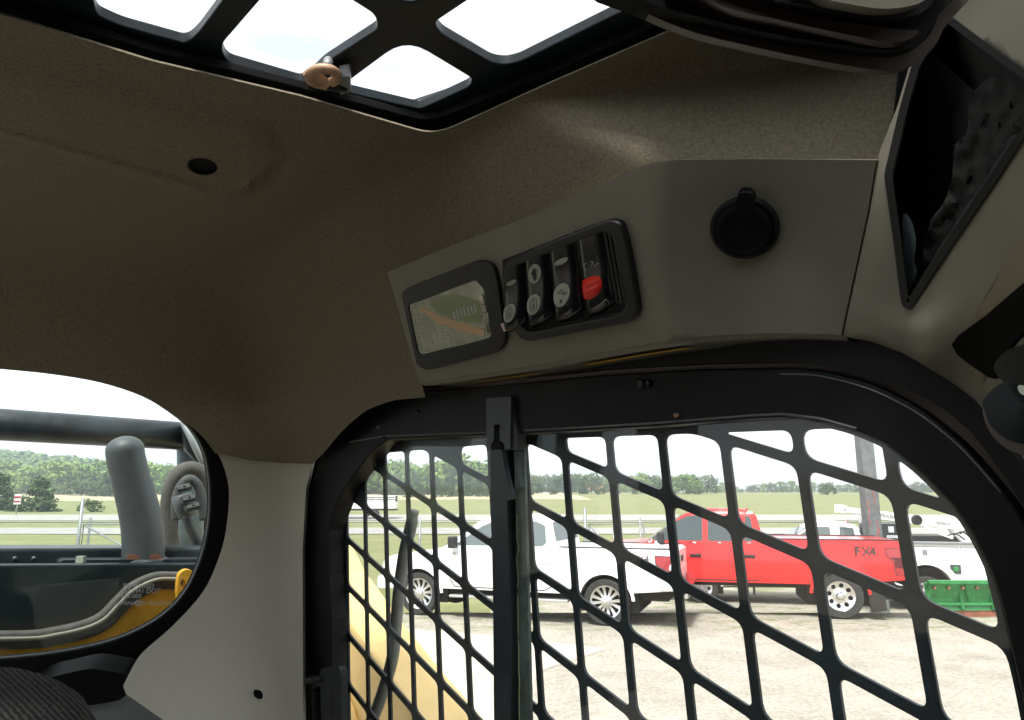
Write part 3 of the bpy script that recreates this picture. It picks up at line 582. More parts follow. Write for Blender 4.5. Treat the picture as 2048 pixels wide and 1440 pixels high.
bm = bmesh.new(); P = [px(1033+5*noise.noise(Vector((0, v/30, 0)))+(v-1000)*.014, v, ('n', .5785)) for v in range(1030, 1730, 10)]; tube(bm, P, .0007, 5); bmo('sealant_bead', bm, mat('dry_sealant', (.35, .36, .2), .8), sw)
# latch
M['latch'] = mat('latch_grey', (.035, .042, .045), .5)
lc = thing('window_latch', 'grey metal latch bracket with hanging lever at top of the sliding window', 'latch', px(1000, 870, ('n', .555)))
plate('bracket', rnd([(972, 796), (1022, 793), (1020, 898), (973, 903)], 4), ('n', .552), .012, M['latch'], lc, [[(988, 850), (1000, 849), (999, 884), (987, 885)]], bevel=.0012)
plate('bracket_side', [(1021, 800), (1034, 862), (1033, 900), (1019, 900)], ('n', .556), .012, M['latch'], lc)
plate('striker', ell(993, 893, 12, 12), ('n', .550), .006, M['rubber'], lc, bevel=.001)
plate('lever', rnd([(984, 900), (1004, 898), (1006, 920), (1014, 960), (1024, 990), (1018, 1001), (1008, 1002), (998, 985), (990, 950)], 5), ('n', .548), .007, M['steel'], lc, bevel=.0015)
# keeper screws on the frame
for (u, v, c_) in ((1280, 768, 12), (1296, 767, 9), (835, 822, 6), (1352, 831, 5), (768, 874, 4)):
    s = latheo('screw', px(u, v, ('n', .5575)), -WN, [(c_/F*.66, -.004), (c_/F*.66, .001), (c_/F*.45, .0022), (c_/F*.42, .0012), (c_/F*.1, .001)], M['bezel'] if u != 1352 else M['tan'], sw, 20)
ptext('stamped_text', '18008', 752, 857, ('n', .56), .006, M['galv'], sw, 775, 857, lift=.0006)
# handle at lower left
hd = thing('sash_handle', 'black pull handle fixed at the lower rear edge of the sliding window', 'handle', px(650, 1440, ('n', .54)))
plate('grip', rnd([(640, 1338), (676, 1332), (682, 1345), (684, 1600), (645, 1600)], 6), ('n', .535), .012, M['steel'], hd, bevel=.002)
plate('mount', rnd([(604, 1352), (632, 1350), (636, 1375), (625, 1380), (625, 1600), (606, 1600)], 5), ('n', .545), .014, M['bezel'], hd, bevel=.002)
tubeo('hinge_pin', [px(612, 1362, ('n', .535)), px(645, 1358, ('n', .535))], .005, M['steel'], hd)
ptext('grip_text', 'CURTIS', 668, 1430, ('n', .5345), .012, M['dark'], hd, 665, 1390, depth=.0004)
# ---- steel window guard: homography of the bar grid, cells cut by the window opening
Hm = np.array([[3.49414887, -12.8519083, 1127.51917], [-30.9751174, 119.127251, 909.263111], [-.0749124065, -.020858889, 1]])
def hg(n, m): q = Hm @ np.array([n, m, 1]); return (q[0]/q[2], q[1]/q[2])
WC = off(WH, -9)
ii, io = [], []
holes = []
for n in range(-11, 7):
    for m_ in range(-8, 9):
        e = .063; C = [(n+e, m_+e), (n+1-e, m_+e), (n+1-e, m_+1-e), (n+e, m_+1-e)]
        if any(1-.0749124*a-.0208589*b < .2 for a, b in C): continue
        P = [hg(*c) for c in C]
        if all(p[1] > 1800 or p[0] > 2200 for p in P): continue
        Q = clipc(P, WC)
        if len(Q) < 3 or abs(area2(Q)) < 1600: continue
        sz = math.sqrt(abs(area2(P))/2)
        holes.append(rnd(Q, sz*.15, 4))
gd = thing('window_guard', 'black steel window guard of upright bars crossed by sloping bars', 'window guard', px(1300, 1440, ('n', .6)))
plate('bar_grid', off(WH, 16), ('n', .592), .0042, M['steel'], gd, holes, bevel=.0009)
# ---- monitor / visor edge at the top
mo = thing('roof_monitor', 'dark rounded underside of a brown display housing at the top edge', 'display', px(1800, -60, .3))
def band(name, P, z0, th, m_, bev=.003): return solid(name, P, [], lambda u, v: c2w(ray(u, v)*z0), lambda u, v: c2w(ray(u, v)*z0)+WR*th-WD*th*.0, m_, mo, bevel=bev)
surf('housing', cat([(1200, -60), (1260, 8), (1380, 62), (1500, 92), (1620, 118), (1740, 138), (1800, 138), (1850, 112), (1885, 60), (1905, -60)], 4), lambda u, v: .315-.0001*(1900-u), .005, M['brown'], mo, grid=20, ax=FW)
surf('dark_gap_strip', cat([(1215, -60), (1290, 2), (1400, 34), (1520, 62), (1640, 84), (1760, 100), (1820, 96), (1856, 74), (1876, 30), (1890, -60)], 4), lambda u, v: .307-.0001*(1900-u), .012, M['rubber'], mo, grid=20, ax=FW)  # dark slab standing in for the black gap in the housing
surf('red_strip', cat([(1330, -60), (1440, 10), (1560, 40), (1680, 66), (1770, 84), (1815, 80), (1838, 62), (1800, 58), (1690, 44), (1560, 14), (1470, -60)], 4), lambda u, v: .300-.0001*(1900-u), .01, M['redbrown'], mo, grid=16, ax=FW)
surf('bezel_face', cat([(1440, -60), (1530, -6), (1620, 12), (1700, 28), (1790, 36), (1845, 24), (1872, -8), (1882, -60)], 4), lambda u, v: .295-.0001*(1900-u), .012, M['bezel'], mo, grid=16, ax=FW)
surf('highlight_rim', cat([(1600, -60), (1640, -8), (1700, 8), (1760, 17), (1820, 12), (1858, -8), (1872, -60)], 4), lambda u, v: .288-.0001*(1900-u), .008, M['plastic'], mo, grid=12, ax=FW)  # paler slab modelling the highlight along the upper rim
# ---- rounded housings at the right edge
sp = thing('corner_lamp', 'round black housing with grey collar at the frame corner by the right edge', 'lamp housing', px(2040, 880, .4))
surf('recess_shade', cat([(1903, 690), (1970, 632), (2048, 565), (2200, 440), (2200, 600), (2060, 655), (2005, 715), (1992, 755), (1962, 745)], 3), lambda u, v: T4.z(u, v)-.007, .008, mat('recess_shade_black', (.005, .0045, .004), .9, spec=.1), sp, grid=22, ax=WN)  # dark sheet over the trim standing in for a shaded recess
surf('collar', cat([(1988, 738), (2008, 706), (2048, 688), (2200, 640), (2200, 860), (2060, 822), (2020, 778)], 4), lambda u, v: .405-.0002*(u-1984), .02, mat('collar_grey', (.022, .022, .019), .8, spec=.2), sp, grid=22, ax=WN)
surf('lamp_rim', cat([(1966, 800), (1968, 835), (1982, 868), (2010, 895), (2048, 912), (2160, 960), (2160, 880), (2060, 880), (2000, 850)], 4), lambda u, v: .39-.0002*(u-1968), .01, M['brown'], sp, grid=16, ax=WN)
surf('lamp_cup', cat([(1967, 798), (2008, 764), (2030, 790), (2062, 822), (2160, 880), (2160, 930), (2060, 892), (2016, 880), (1984, 854), (1970, 825)], 4), lambda u, v: .385-.0002*(u-1968)-.004*math.exp(-((u-2040)**2+(v-840)**2)/4000), .02, mat('cup_black', (.006, .008, .0095), .8, spec=.2), sp, grid=16, ax=WN)
surf('bulb_glint', cat([(2035, 775), (2041, 770), (2052, 778), (2050, 790), (2040, 786)], 3), lambda u, v: .374-.0002*(u-1968), .004, M['icon'], sp, grid=8, ax=WN)  # glint put in as a small pale patch
# ================================================================== LOADER PARTS SEEN THROUGH THE GLASS
def pp(pts, spec): return [px(u, v, spec) for u, v in pts]
ct_ = thing('cross_tube', 'thick black cross tube with end bracket outside the rear window', 'tube frame', px(390, 900, ('R', 2.2)))
tubeo('tube', [px(-500, 838, ('R', 2.2)), px(0, 849, ('R', 2.2)), px(395, 874, ('R', 2.2))], .040, M['blacksteel'], ct_, 24)
plate('bracket_plate', [(364, 846), (380, 838), (430, 860), (430, 940), (400, 930), (372, 900)], ('R', 2.14), .03, M['blacksteel'], ct_, bevel=.003)
tubeo('upright', [px(378, 880, ('R', 2.24)), px(381, 1000, ('R', 2.24)), px(384, 1130, ('R', 2.24))], .034, mat('dusty_blue_steel', (.10, .14, .15), .6, var=.2, vs=10), ct_, 16)
tubeo('brace', [px(366, 842, ('R', 2.12)), px(396, 905, ('R', 2.12)), px(425, 960, ('R', 2.12))], .010, M['galv'], ct_, 10)
ho = thing('engine_hood', 'black engine hood with flat top rail behind the rear window', 'hood', px(200, 1300, ('R', 1.8)))
plate('top_rail', [(-500, 1092), (-60, 1096), (0, 1097), (200, 1096), (440, 1096), (440, 1140), (-500, 1140)], ('R', 1.86), .08, M['blacksteel'], ho, bevel=.006)
plate('lower_rail', rnd([(118, 1124), (128, 1120), (440, 1118), (440, 1134), (118, 1134)], 3), ('R', 1.80), .05, M['blacksteel'], ho, bevel=.003)
plate('face_panel', [(-500, 1129), (0, 1130), (440, 1127), (440, 1500), (-500, 1500)], ('R', 1.76), .03, mat('hood_face', (.006, .014, .017), .35, var=.2, vs=6, bump=.1, bs=60, coat=.3), ho, bevel=.004)
boxo('marker_block', px(162, 1119, ('R', 1.79)), (.016, .012, .014), M['icon'], ho)
bm = bmesh.new()
for u in (30, 68): tube(bm, [px(u, 1118, ('R', 1.857)), px(u, 1118, ('R', 1.852))], .006, 12)
bmo('hood_bolt', bm, M['blacksteel'], ho, True)
BD = cat([(-500, 1262), (0, 1266), (110, 1258), (190, 1236), (230, 1200), (262, 1170), (310, 1148), (360, 1146), (440, 1146)], 5, False)
def bandw(P, w):
    o = []; n = len(P)
    for i in range(n):
        a = np.array(P[max(i-1, 0)]); b = np.array(P[min(i+1, n-1)]); t = (b-a)/np.linalg.norm(b-a); o.append((P[i][0]-t[1]*w, P[i][1]+t[0]*w))
    return o
ar = thing('tail_guard', 'yellow curved tail panel edged with a thick grey rubber strip', 'body panel', px(200, 1320, ('R', 1.70)))
plate('yellow_panel', bandw(BD, 14)+[(440, 1500), (-500, 1500)], ('R', 1.715), .03, M['yellow'], ar, bevel=.003)
plate('edge_strip', BD+bandw(BD, 34)[::-1], ('R', 1.70), .03, M['gasket'], ar, bevel=.005)
tubeo('strip_bead', [px(u, v, ('R', 1.695)) for u, v in bandw(BD, 12)], .004, mat('worn_bead', (.25, .23, .19), .7), ar, 8)
plate('lifting_eye', rnd([(354, 1178), (358, 1148), (372, 1138), (388, 1142), (392, 1160), (380, 1200), (356, 1215)], 10), ('R', 1.66), .02, M['yellow'], ar, [ell(366, 1167, 5, 9)], bevel=.003)
ex = thing('exhaust_pipe', 'bent dull grey exhaust pipe rising from the engine hood', 'exhaust pipe', px(286, 1118, ('R', 1.82)))
EP = cat([(286, 1124), (287, 1085), (284, 1050), (277, 1015), (268, 980), (259, 945), (252, 915), (250, 900)], 4, False)
k_ = Zp(270, 1000, ('R', 1.84))/F
rad = [(.001+k_)*0+k_*(39 if i < 6 else 39-4*min(1, (i-6)/14)) for i in range(len(EP))]
pts = pp(EP, ('R', 1.84)); d = (pts[-1]-pts[-2]).normalized()
for j in range(1, 8): a = j/7*math.pi/2; pts.append(pts[len(EP)-1]+d*rad[-1 if j < 2 else len(EP)-1]*math.sin(a)*.8); rad.append(rad[len(EP)-1]*max(.08, math.cos(a)))
tubeo('pipe', pts, rad, M['exh'], ex, 32)
latheo('weld_collar', px(286, 1120, ('R', 1.84)), -WD, [(k_*46, -.004), (k_*46, .002), (k_*40, .006)], M['exh'], ex)
hs = thing('hydraulic_hose_loop', 'looped grey hydraulic hoses clamped together behind the rear window', 'hose', px(370, 1090, ('R', 2.05)))
tubeo('outer_hose', pp(cat([(345, 1100), (338, 1040), (336, 1000), (345, 965), (362, 942), (385, 936), (408, 950), (420, 985), (424, 1040), (425, 1100)], 5, False), ('R', 2.04)), .018, M['gasket'], hs, 16)
tubeo('inner_hose', pp(cat([(352, 1040), (352, 1000), (362, 972), (378, 958), (395, 970), (404, 1000), (408, 1040)], 5, False), ('R', 2.0)), .012, M['hose'], hs, 16)
tubeo('orange_hose', pp(cat([(330, 1095), (333, 1055), (342, 1030), (356, 1012)], 5, False), ('R', 2.1)), .010, mat('orange_hose', (.6, .22, .05), .6), hs, 10)
tubeo('hose_fitting', pp([(363, 990), (368, 1010), (374, 1032)], ('R', 1.96)), [.024, .024, .021], M['exh'], hs, 16)
tubeo('thin_hose', pp(cat([(372, 1030), (380, 1055), (390, 1075), (402, 1100)], 4, False), ('R', 1.95)), .012, M['hose'], hs, 12)
for (u, v) in ((368, 978), (378, 1000), (386, 1016)):
    c = plate('hose_clamp', rnd([(u-14, v-4), (u+14, v-11), (u+16, v+2), (u-12, v+8)], 3), ('R', 1.90), .03, M['dark'], hs, bevel=.002)
    plate('clamp_plate', rnd([(u-12, v-5), (u+12, v-11), (u+13, v-5), (u-11, v+1)], 1), ('R', 1.895), .004, M['galv'], c, [ell(u+1, v-5, 3, 2)])
# lift arm outside the side window
la = thing('lift_arm', 'pale yellow loader lift arm sloping down outside the side window', 'lift arm', px(760, 1440, ('n', .85)))
plate('arm_plate', [(560, 960), (640, 1150), (663, 1185), (700, 1245), (770, 1345), (872, 1480), (1000, 1660), (560, 1660)], ('n', .84), .14, M['cream'], la, bevel=.01)
plate('arm_edge', [(560, 1240), (664, 1330), (700, 1420), (770, 1660), (560, 1660)], ('n', .825), .014, M['cream'], la, bevel=.004)
tubeo('cab_hose', pp(cat([(828, 1022), (820, 1060), (810, 1100), (802, 1150), (796, 1200), (792, 1250), (786, 1310), (770, 1370), (744, 1440), (700, 1530)], 5, False), ('n', .74)), [.0105]*3+[.0125]*60, M['hose'], None, 14)
hz_ = bpy.data.objects['cab_hose']; hz_.data.materials.clear(); hz_.data.materials.append(mat('dusty_hose', (.13, .14, .13), .6, var=.2, vs=30))
tag(hz_, 'dusty grey hose with capped upper end outside the side window bars', 'hose')

for u in (266, 312): plate('rust_patch', cat([(u-14, 1116), (u-6, 1109), (u+6, 1110), (u+15, 1116), (u, 1119)], 3), ('R', 1.79), .002, M['rust'], ex)

plate('loop_gap_dark', cat([(338, 1110), (342, 1030), (352, 985), (378, 960), (405, 985), (416, 1040), (420, 1110)], 4), ('R', 2.3), .03, M['rubber'], hs)  # dark sheet added behind the hoses for the black gap in their loop
# ================================================================== GROUND, ROADS, HILL
def lerpt(x, T):
    for (a, b), (c, d) in zip(T, T[1:]):
        if x <= c: return b+(d-b)*sst((x-a)/(c-a)) if x > a else b
    return T[-1][1]
def gz(x, y):
    u = 1024+x/max(y, 1)*1420
    zf = 3.5+(4.0-3.5)*sst((u-150)/1300)
    hill = 31*sst((700-u)/900)
    z = lerpt(y, [(-60, 0), (14.6, 0), (17, -.35), (24, -.3), (88, -.3), (101, .2), (250, zf), (320, zf+1.5), (640, zf+2.5+hill), (900, zf+2+hill*1.05), (2500, zf+hill*.8)])
    if 17 < y < 60: z += .05*noise.noise(Vector((x*.3, y*.3, 0)))
    return z
bm = bmesh.new()
ys = list(np.arange(-30, 14, 4.0))+list(np.arange(14, 26, .5))+list(np.arange(26, 110, 4.0))+list(np.arange(110, 330, 10))+list(np.arange(330, 950, 30))+[1200, 2500, 4500]
fr = np.linspace(-1, 1, 61); G = []
for y in ys: w = max(60, abs(y)*1.5+60); G.append([bm.verts.new((f*w, y, gz(f*w, y))) for f in fr])
for A, B in zip(G, G[1:]):
    for k in range(60): bm.faces.new([A[k], A[k+1], B[k+1], B[k]])
gm = bpy.data.materials.new('ground'); gm.use_nodes = True; t = gm.node_tree; b = t.nodes['Principled BSDF']; b.inputs['Roughness'].default_value = .95; b.inputs['Specular IOR Level'].default_value = .1
co = t.nodes.new('ShaderNodeTexCoord'); sx = t.nodes.new('ShaderNodeSeparateXYZ'); t.links.new(co.outputs['Object'], sx.inputs[0])
def N(k, **a):
    n = t.nodes.new(k)
    for q, v in a.items(): setattr(n, q, v)
    return n
def noi(s, d=5, r=.6, sc=None):
    n = N('ShaderNodeTexNoise'); n.inputs['Scale'].default_value = s; n.inputs['Detail'].default_value = d; n.inputs['Roughness'].default_value = r
    if sc: m_ = N('ShaderNodeMapping'); m_.inputs['Scale'].default_value = sc; t.links.new(co.outputs['Object'], m_.inputs[0]); t.links.new(m_.outputs[0], n.inputs[0])
    else: t.links.new(co.outputs['Object'], n.inputs[0])
    return n.outputs[0]
def ramp(i, els):
    r = N('ShaderNodeValToRGB')
    while len(r.color_ramp.elements) < len(els): r.color_ramp.elements.new(.5)
    for e, (p, c) in zip(r.color_ramp.elements, els): e.position = p; e.color = (*c, 1)
    t.links.new(i, r.inputs[0]); return r.outputs[0]
def math_(op, a, b_=None):
    n = N('ShaderNodeMath', operation=op)
    for i, q in enumerate((a, b_)):
        if q is None: continue
        if isinstance(q, (int, float)): n.inputs[i].default_value = q
        else: t.links.new(q, n.inputs[i])
    return n.outputs[0]
def mixc(f, a, b_, bt='MIX'):
    n = N('ShaderNodeMix', data_type='RGBA', blend_type=bt)
    if isinstance(f, (int, float)): n.inputs[0].default_value = f
    else: t.links.new(f, n.inputs[0])
    t.links.new(a, n.inputs[6]); t.links.new(b_, n.inputs[7]); return n.outputs[2]
g1 = ramp(noi(1.1, 8, .7), [(.3, (.32, .295, .25)), (.5, (.42, .39, .335)), (.72, (.50, .47, .41))]); g2 = ramp(noi(16, 8, .85), [(.36, (.42, .40, .37)), (.62, (1.1, 1.1, 1.1))])
grav = mixc(.85, g1, g2, 'MULTIPLY')
wd_ = ramp(noi(2.2, 7, .75, (1, 1.6, 1)), [(.5, (0, 0, 0)), (.6, (1, 1, 1))]); yb = math_('MULTIPLY', math_('GREATER_THAN', sx.outputs[1], 12.8), .7)
weed = N('ShaderNodeRGB'); weed.outputs[0].default_value = (.13, .17, .05, 1)
grav = mixc(math_('MULTIPLY', wd_, yb), grav, weed.outputs[0])
gr = ramp(noi(.35, 8, .75), [(.3, (.165, .18, .075)), (.5, (.215, .225, .105)), (.7, (.28, .27, .15))]); gr = mixc(.5, gr, ramp(noi(9, 3, .7), [(.3, (.7, .7, .6)), (.7, (1, 1, 1))]), 'MULTIPLY')
ed = math_('ADD', sx.outputs[1], math_('MULTIPLY', math_('SUBTRACT', noi(.8, 5), .5), 4))
edx = math_('ADD', ed, math_('MULTIPLY', math_('LESS_THAN', sx.outputs[0], -.5), 5.0))
grs = math_('MULTIPLY', math_('SUBTRACT', edx, 21.0), 1.2); n_ = N('ShaderNodeClamp'); t.links.new(grs, n_.inputs[0])
c_ = mixc(n_.outputs[0], grav, gr)
bg_ = N('ShaderNodeRGB'); bg_.outputs[0].default_value = (.42, .36, .24, 1)
be = math_('MULTIPLY', math_('GREATER_THAN', math_('ADD', sx.outputs[1], math_('MULTIPLY', noi(.03, 4), 50)), 208), math_('LESS_THAN', sx.outputs[0], 20))
c_ = mixc(be, c_, bg_.outputs[0]); t.links.new(c_, b.inputs['Base Color'])
bp = N('ShaderNodeBump'); bp.inputs['Strength'].default_value = .6; bp.inputs['Distance'].default_value = .03; t.links.new(noi(30, 4, .7), bp.inputs['Height']); t.links.new(bp.outputs[0], b.inputs['Normal'])
g = bmo('ground', bm, gm, None, True); tag(g, 'pale gravel yard running out to mown green grass', None, kind='structure')
def strip(name, y0, y1, m_, label, lift=.05, x0=-160, x1=160):
    bm = bmesh.new(); n = 40; r = 4; G = []
    for j in range(r+1):
        y = y0+(y1-y0)*j/r; G.append([bm.verts.new((x0+(x1-x0)*i/n, y, gz(x0+(x1-x0)*i/n, y)+lift)) for i in range(n+1)])
    for A, B in zip(G, G[1:]):
        for k in range(n): bm.faces.new([A[k], A[k+1], B[k+1], B[k]])
    o = bmo(name, bm, m_, None, True); tag(o, label, None, kind='structure')
road = mat('road', (.30, .285, .27), .9, var=.12, vs=.6)
strip('road', 54, 66, road, 'near pale two-lane road beyond the chain-link fence'); strip('road', 89, 100, road, 'far pale road beyond the grass median')
white_l = mat('road_line', (.7, .7, .68), .7)
bm = bmesh.new()
for x in range(-150, 150, 9): box(bm, Vector((x, 94.5, gz(x, 94.5)+.07)), (3, .15, .01))
bmo('road_marking', bm, white_l, bpy.data.objects['road.001'])
slab = [gnd(u, v, .006) for u, v in [(560, 1238), (700, 1247), (1000, 1272), (1216, 1297), (1078, 1342), (1010, 1500), (960, 1700), (300, 1700)]]
bm = bmesh.new(); vs = [bm.verts.new(p) for p in slab]; bm.faces.new(vs)
cs = bmo('pavement', bm, mat('pale_concrete', (.45, .405, .335), .9, var=.12, vs=2, bump=.2, bs=30)); tag(cs, 'pale smooth concrete patch let into the gravel', None, kind='structure')

# ================================================================== VEHICLES (local x forwards, +y the side we see, z up; rear axle at x = 0)
def circ(cx, cz_, r, n=24, a0=0, a1=2*math.pi): return [(cx+r*math.cos(a0+(a1-a0)*k/n), cz_+r*math.sin(a0+(a1-a0)*k/n)) for k in range(n+1)]
def wheel(par, x, y, r, rr, w, kind, rimm):
    w_ = bpy.data.objects.new('wheel', None); COL.objects.link(w_); w_.parent = par; w_.location = (x, y, r); s = 1 if y > 0 else -1
    latheo('tyre', (0, 0, 0), (0, s, 0), [(rr, -w/2), (r*.93, -w/2), (r*.985, -w*.42), (r, -w*.3), (r, w*.3), (r*.985, w*.42), (r*.93, w/2), (rr*1.04, w*.48), (rr, w*.42)], M['tyre'], w_, 40, True, ring=True)
    hs_ = []
    if kind == 'spoke':
        for k in range(12):
            a = 2*math.pi*k/12+.12; wd1, wd0 = ((.17, .10) if k % 2 else (.125, .045))
            hs_.append(rnd([(rr*.36*math.cos(a-wd0), rr*.36*math.sin(a-wd0)), (rr*.88*math.cos(a-wd1), rr*.88*math.sin(a-wd1)), (rr*.91*math.cos(a), rr*.91*math.sin(a)), (rr*.88*math.cos(a+wd1), rr*.88*math.sin(a+wd1)), (rr*.36*math.cos(a+wd0), rr*.36*math.sin(a+wd0))], .01, 2))
    else:
        for k in range(8): a = 2*math.pi*k/8+.2; hs_.append([(rr*.70*math.cos(a)+rr*.155*math.cos(q), rr*.70*math.sin(a)+rr*.155*math.sin(q)) for q in (2*math.pi*j/14 for j in range(14))])
    f = lambda q: .30*w-.10*w*max(0, 1-q/(rr*.9))
    solid('rim', [(rr*math.cos(q), rr*math.sin(q)) for q in (2*math.pi*j/40 for j in range(40))], hs_, lambda u, v: Vector((u, s*(w*.40-.22*w*math.sin(math.pi*min(1, math.hypot(u, v)/rr))), v)), lambda u, v: Vector((u, s*(w*.40-.22*w*math.sin(math.pi*min(1, math.hypot(u, v)/rr))-.03), v)), rimm, w_, grid=.03, smooth=True, local=True)
    latheo('hub', (0, s*w*.34, 0), (0, s, 0), [(rr*.30, -.02), (rr*.28, .02), (rr*.2, .045), (rr*.12, .05)] if kind != 'spoke' else [(rr*.26, -.03), (rr*.24, .005), (rr*.1, .02)], rimm, w_, 20, True)
    latheo('brake_disc', (0, -s*.02, 0), (0, s, 0), [(rr*.93, -.02), (rr*.93, .02)], M['under'], w_, 24, True)
def pickup(label, cat_, loc, rot, P):
    t = thing('pickup_truck' if P['bed'] else 'service_truck', label, cat_, loc, rot)
    pm, WB, r = P['paint'], P['wb'], P['r']; zb, zr, zt = P['belt'], P['rail'], P['roof']; HW = P['hw']; tail = P['tail']; c0 = P['cab0']; zk = P['rock']
    def sy(x, z):
        k = [(.3, .95), (.55, .965), (.8, .995), (1.05, 1.0), (1.25, .975), (1.5, .94)]
        y = np.interp(z, [a for a, _ in k], [b_ for _, b_ in k]); 
        fr_ = max(0, x-(WB+.35)); y -= .55*fr_*fr_
        for ax_ in (0, WB):
            d = math.hypot(x-ax_, z-r); y += P.get('flare', .02)*math.exp(-((d-r*1.22)/.08)**2)
        return HW*y
    ar_ = r*1.2
    x0 = tail if P['bed'] else c0
    out = []
    out += [(x0, zk+.12), (x0-.02, zk+.3), (x0, zr-.03), (x0+.03, zr)] if P['bed'] else [(c0, zk), (c0, zb)]
    if P['bed']: out += [(c0-.06, zr), (c0-.03, zr-.02)]
    hz1 = P['hood']
    out += [(c0, zb), (P.get('wx', WB-.55)-.07, zb), (P.get('wx', WB-.55)+.05, zb-.01), (WB+.1, hz1+.06), (WB+.55, hz1), (WB+.80, hz1-.08), (WB+.90, hz1-.22), (WB+.92, zk+.25), (WB+.88, zk+.02), (WB+.80, zk-.04)]
    A = circ(WB, r, ar_, 16, 0, math.pi); A = [a for a in A if a[1] > zk-.04]; out += [(WB+ar_+.01, zk-.04)]+A+[(WB-ar_-.01, zk)]
    if P['bed']: A = circ(0, r*1.02, ar_, 16, 0, math.pi); A = [a for a in A if a[1] > zk]; out += [(ar_+.02, zk)]+A+[(-ar_-.02, zk+.06)]
    solid('body', out, [], lambda u, v: Vector((u, sy(u, v), v)), lambda u, v: Vector((u, -sy(u, v), v)), pm, t, grid=.09, smooth=True, local=True)
    side = lambda l: (lambda u, v: Vector((u, sy(u, v)+l, v)))
    def sp_(name, poly, l, m_, par=t, hl=(), both=False):
        o = solid(name, poly, hl, side(l), side(-.004), m_, par, local=True)
        if both: solid(name, poly, hl, lambda u, v: Vector((u, -sy(u, v)-l, v)), lambda u, v: Vector((u, -sy(u, v)+.004, v)), m_, par, local=True)
        return o
    # cab
    gy = lambda z: HW*(.925-.25*(z-zb))
    wx = P.get('wx', WB-.55)
    cabp = rnd([(c0+.01, zb-.02), (c0+.02, zb+.12), (c0+.13, zt-.08), (c0+.35, zt-.005), (c0+1.15, zt), (wx-1.0, zt-.03), (wx-.72, zt-.10), (wx+.12, zb-.05)], [0, .03, .08, .2, .3, .2, .15, 0])
    solid('cab', cabp, [], lambda u, v: Vector((u, gy(v)-.06*sst((v-zt+.1)/.1), v)), lambda u, v: Vector((u, -gy(v)+.06*sst((v-zt+.1)/.1), v)), pm, t, grid=.07, smooth=True, local=True)
    gs = lambda l: (lambda u, v: Vector((u, gy(v)+l, v)))
    for wn in P['wins']:
        for s in (1, -1): solid('side_window', rnd(wn, .035, 3), [], lambda u, v: Vector((u, s*(gy(v)+.004), v)), lambda u, v: Vector((u, s*(gy(v)-.01), v)), P['glass'], t, local=True)
    wy = lambda z: gy(z)*.93
    for nm, xa, xb, za, zb_ in (('windscreen', wx-.66, wx+.08, zt-.14, zb-.0), ('rear_glass', c0+.115, c0+.03, zt-.14, zb+.14)):
        bm = bmesh.new(); dx = .012 if nm == 'windscreen' else -.012
        bm.faces.new([bm.verts.new(p) for p in ((xa+dx, wy(za), za), (xa+dx, -wy(za), za), (xb+dx, -wy(zb_), zb_), (xb+dx, wy(zb_), zb_))])
        bm.faces.new([bm.verts.new(p) for p in ((xa-dx, wy(za), za), (xa-dx, -wy(za), za), (xb-dx, -wy(zb_), zb_), (xb-dx, wy(zb_), zb_))])
        bmo(nm, bm, M['tint'], t, local=True)
    # doors: seams, handles
    for pl in P['seams']:
        for (a, b_) in zip(pl, pl[1:]):
            d = np.array(b_)-np.array(a); n = np.array([-d[1], d[0]])/np.linalg.norm(d)*.009
            if max(a[1], b_[1]) <= zb+.01: sp_('door_seam', [tuple(a-n), tuple(b_-n), tuple(b_+n), tuple(a+n)], .0025, M['dark'])
    for hx, hz2 in P['handles']:
        h_ = boxo('door_handle', (hx, sy(hx, hz2)+.02, hz2), (.2, .03, .035), P.get('hm', pm), t, bevel=.008, local=True)
        boxo('handle_recess', (hx, sy(hx, hz2)+.001, hz2), (.22, .006, .06), M['dark'] if P.get('hm') else pm, t, local=True)
    # underbody, wheels
    bm = bmesh.new(); box(bm, Vector(((tail+WB+.7)/2, 0, zk+.08)), (WB+.4-tail, 1.3, .36)); box(bm, Vector((0, 0, r+.18)), (1.1, 1.5, .75)); box(bm, Vector((WB, 0, r+.15)), (1.05, 1.5, .65))
    tube(bm, [Vector((tail+.3, .25, zk-.08)), Vector((.6, .3, zk-.1)), Vector((1.8, .3, zk-.06))], .05, 8); box(bm, Vector((0, 0, r)), (.12, 1.4, .12)); box(bm, Vector((tail+.5, .1, zk-.06)), (.3, .5, .16))
    bmo('chassis', bm, M['under'], t, local=True)
    for x, y in ((0, P['tr']), (WB, P['tr']), (0, -P['tr']), (WB, -P['tr'])): wheel(t, x, y, r, P['rim'], .26, P['rimk'], P['rimm'])
    for ax_ in ((0, WB) if P['bed'] else (WB,)):
        sp_('arch_lip', circ(ax_, r*(1.02 if ax_ == 0 else 1), ar_+.045, 20, .06, math.pi-.06)+circ(ax_, r*(1.02 if ax_ == 0 else 1), ar_-.012, 20, .06, math.pi-.06)[::-1], P.get('lip', .012), P.get('lipm', pm))
    # mirror
    mr = boxo('mirror', (wx-.22, HW*1.10, zb+.10), (.14, .22, .22), P.get('mirm', M['dark']), t, bevel=.03, local=True)
    if P.get('mglass'): boxo('mirror_glass', (wx-.15, HW*1.12, zb-.0), (.1, .16, .09), M['chrome'], mr, bevel=.02, local=True)
    # lamps and bumpers
    boxo('front_bumper', (WB+.86, 0, zk+.06), (.22, HW*1.84, .26), P['bump'], t, bevel=.05, local=True)
    sp_('headlight', rnd([(WB+.50, hz1-.08), (WB+.84, hz1-.12), (WB+.89, hz1-.36), (WB+.70, hz1-.36), (WB+.56, hz1-.22)], .03), .006, M['lampclear'])
    boxo('grille', (WB+.91, 0, hz1-.25), (.05, HW*1.2, .32), M['dark'], t, bevel=.02, local=True)
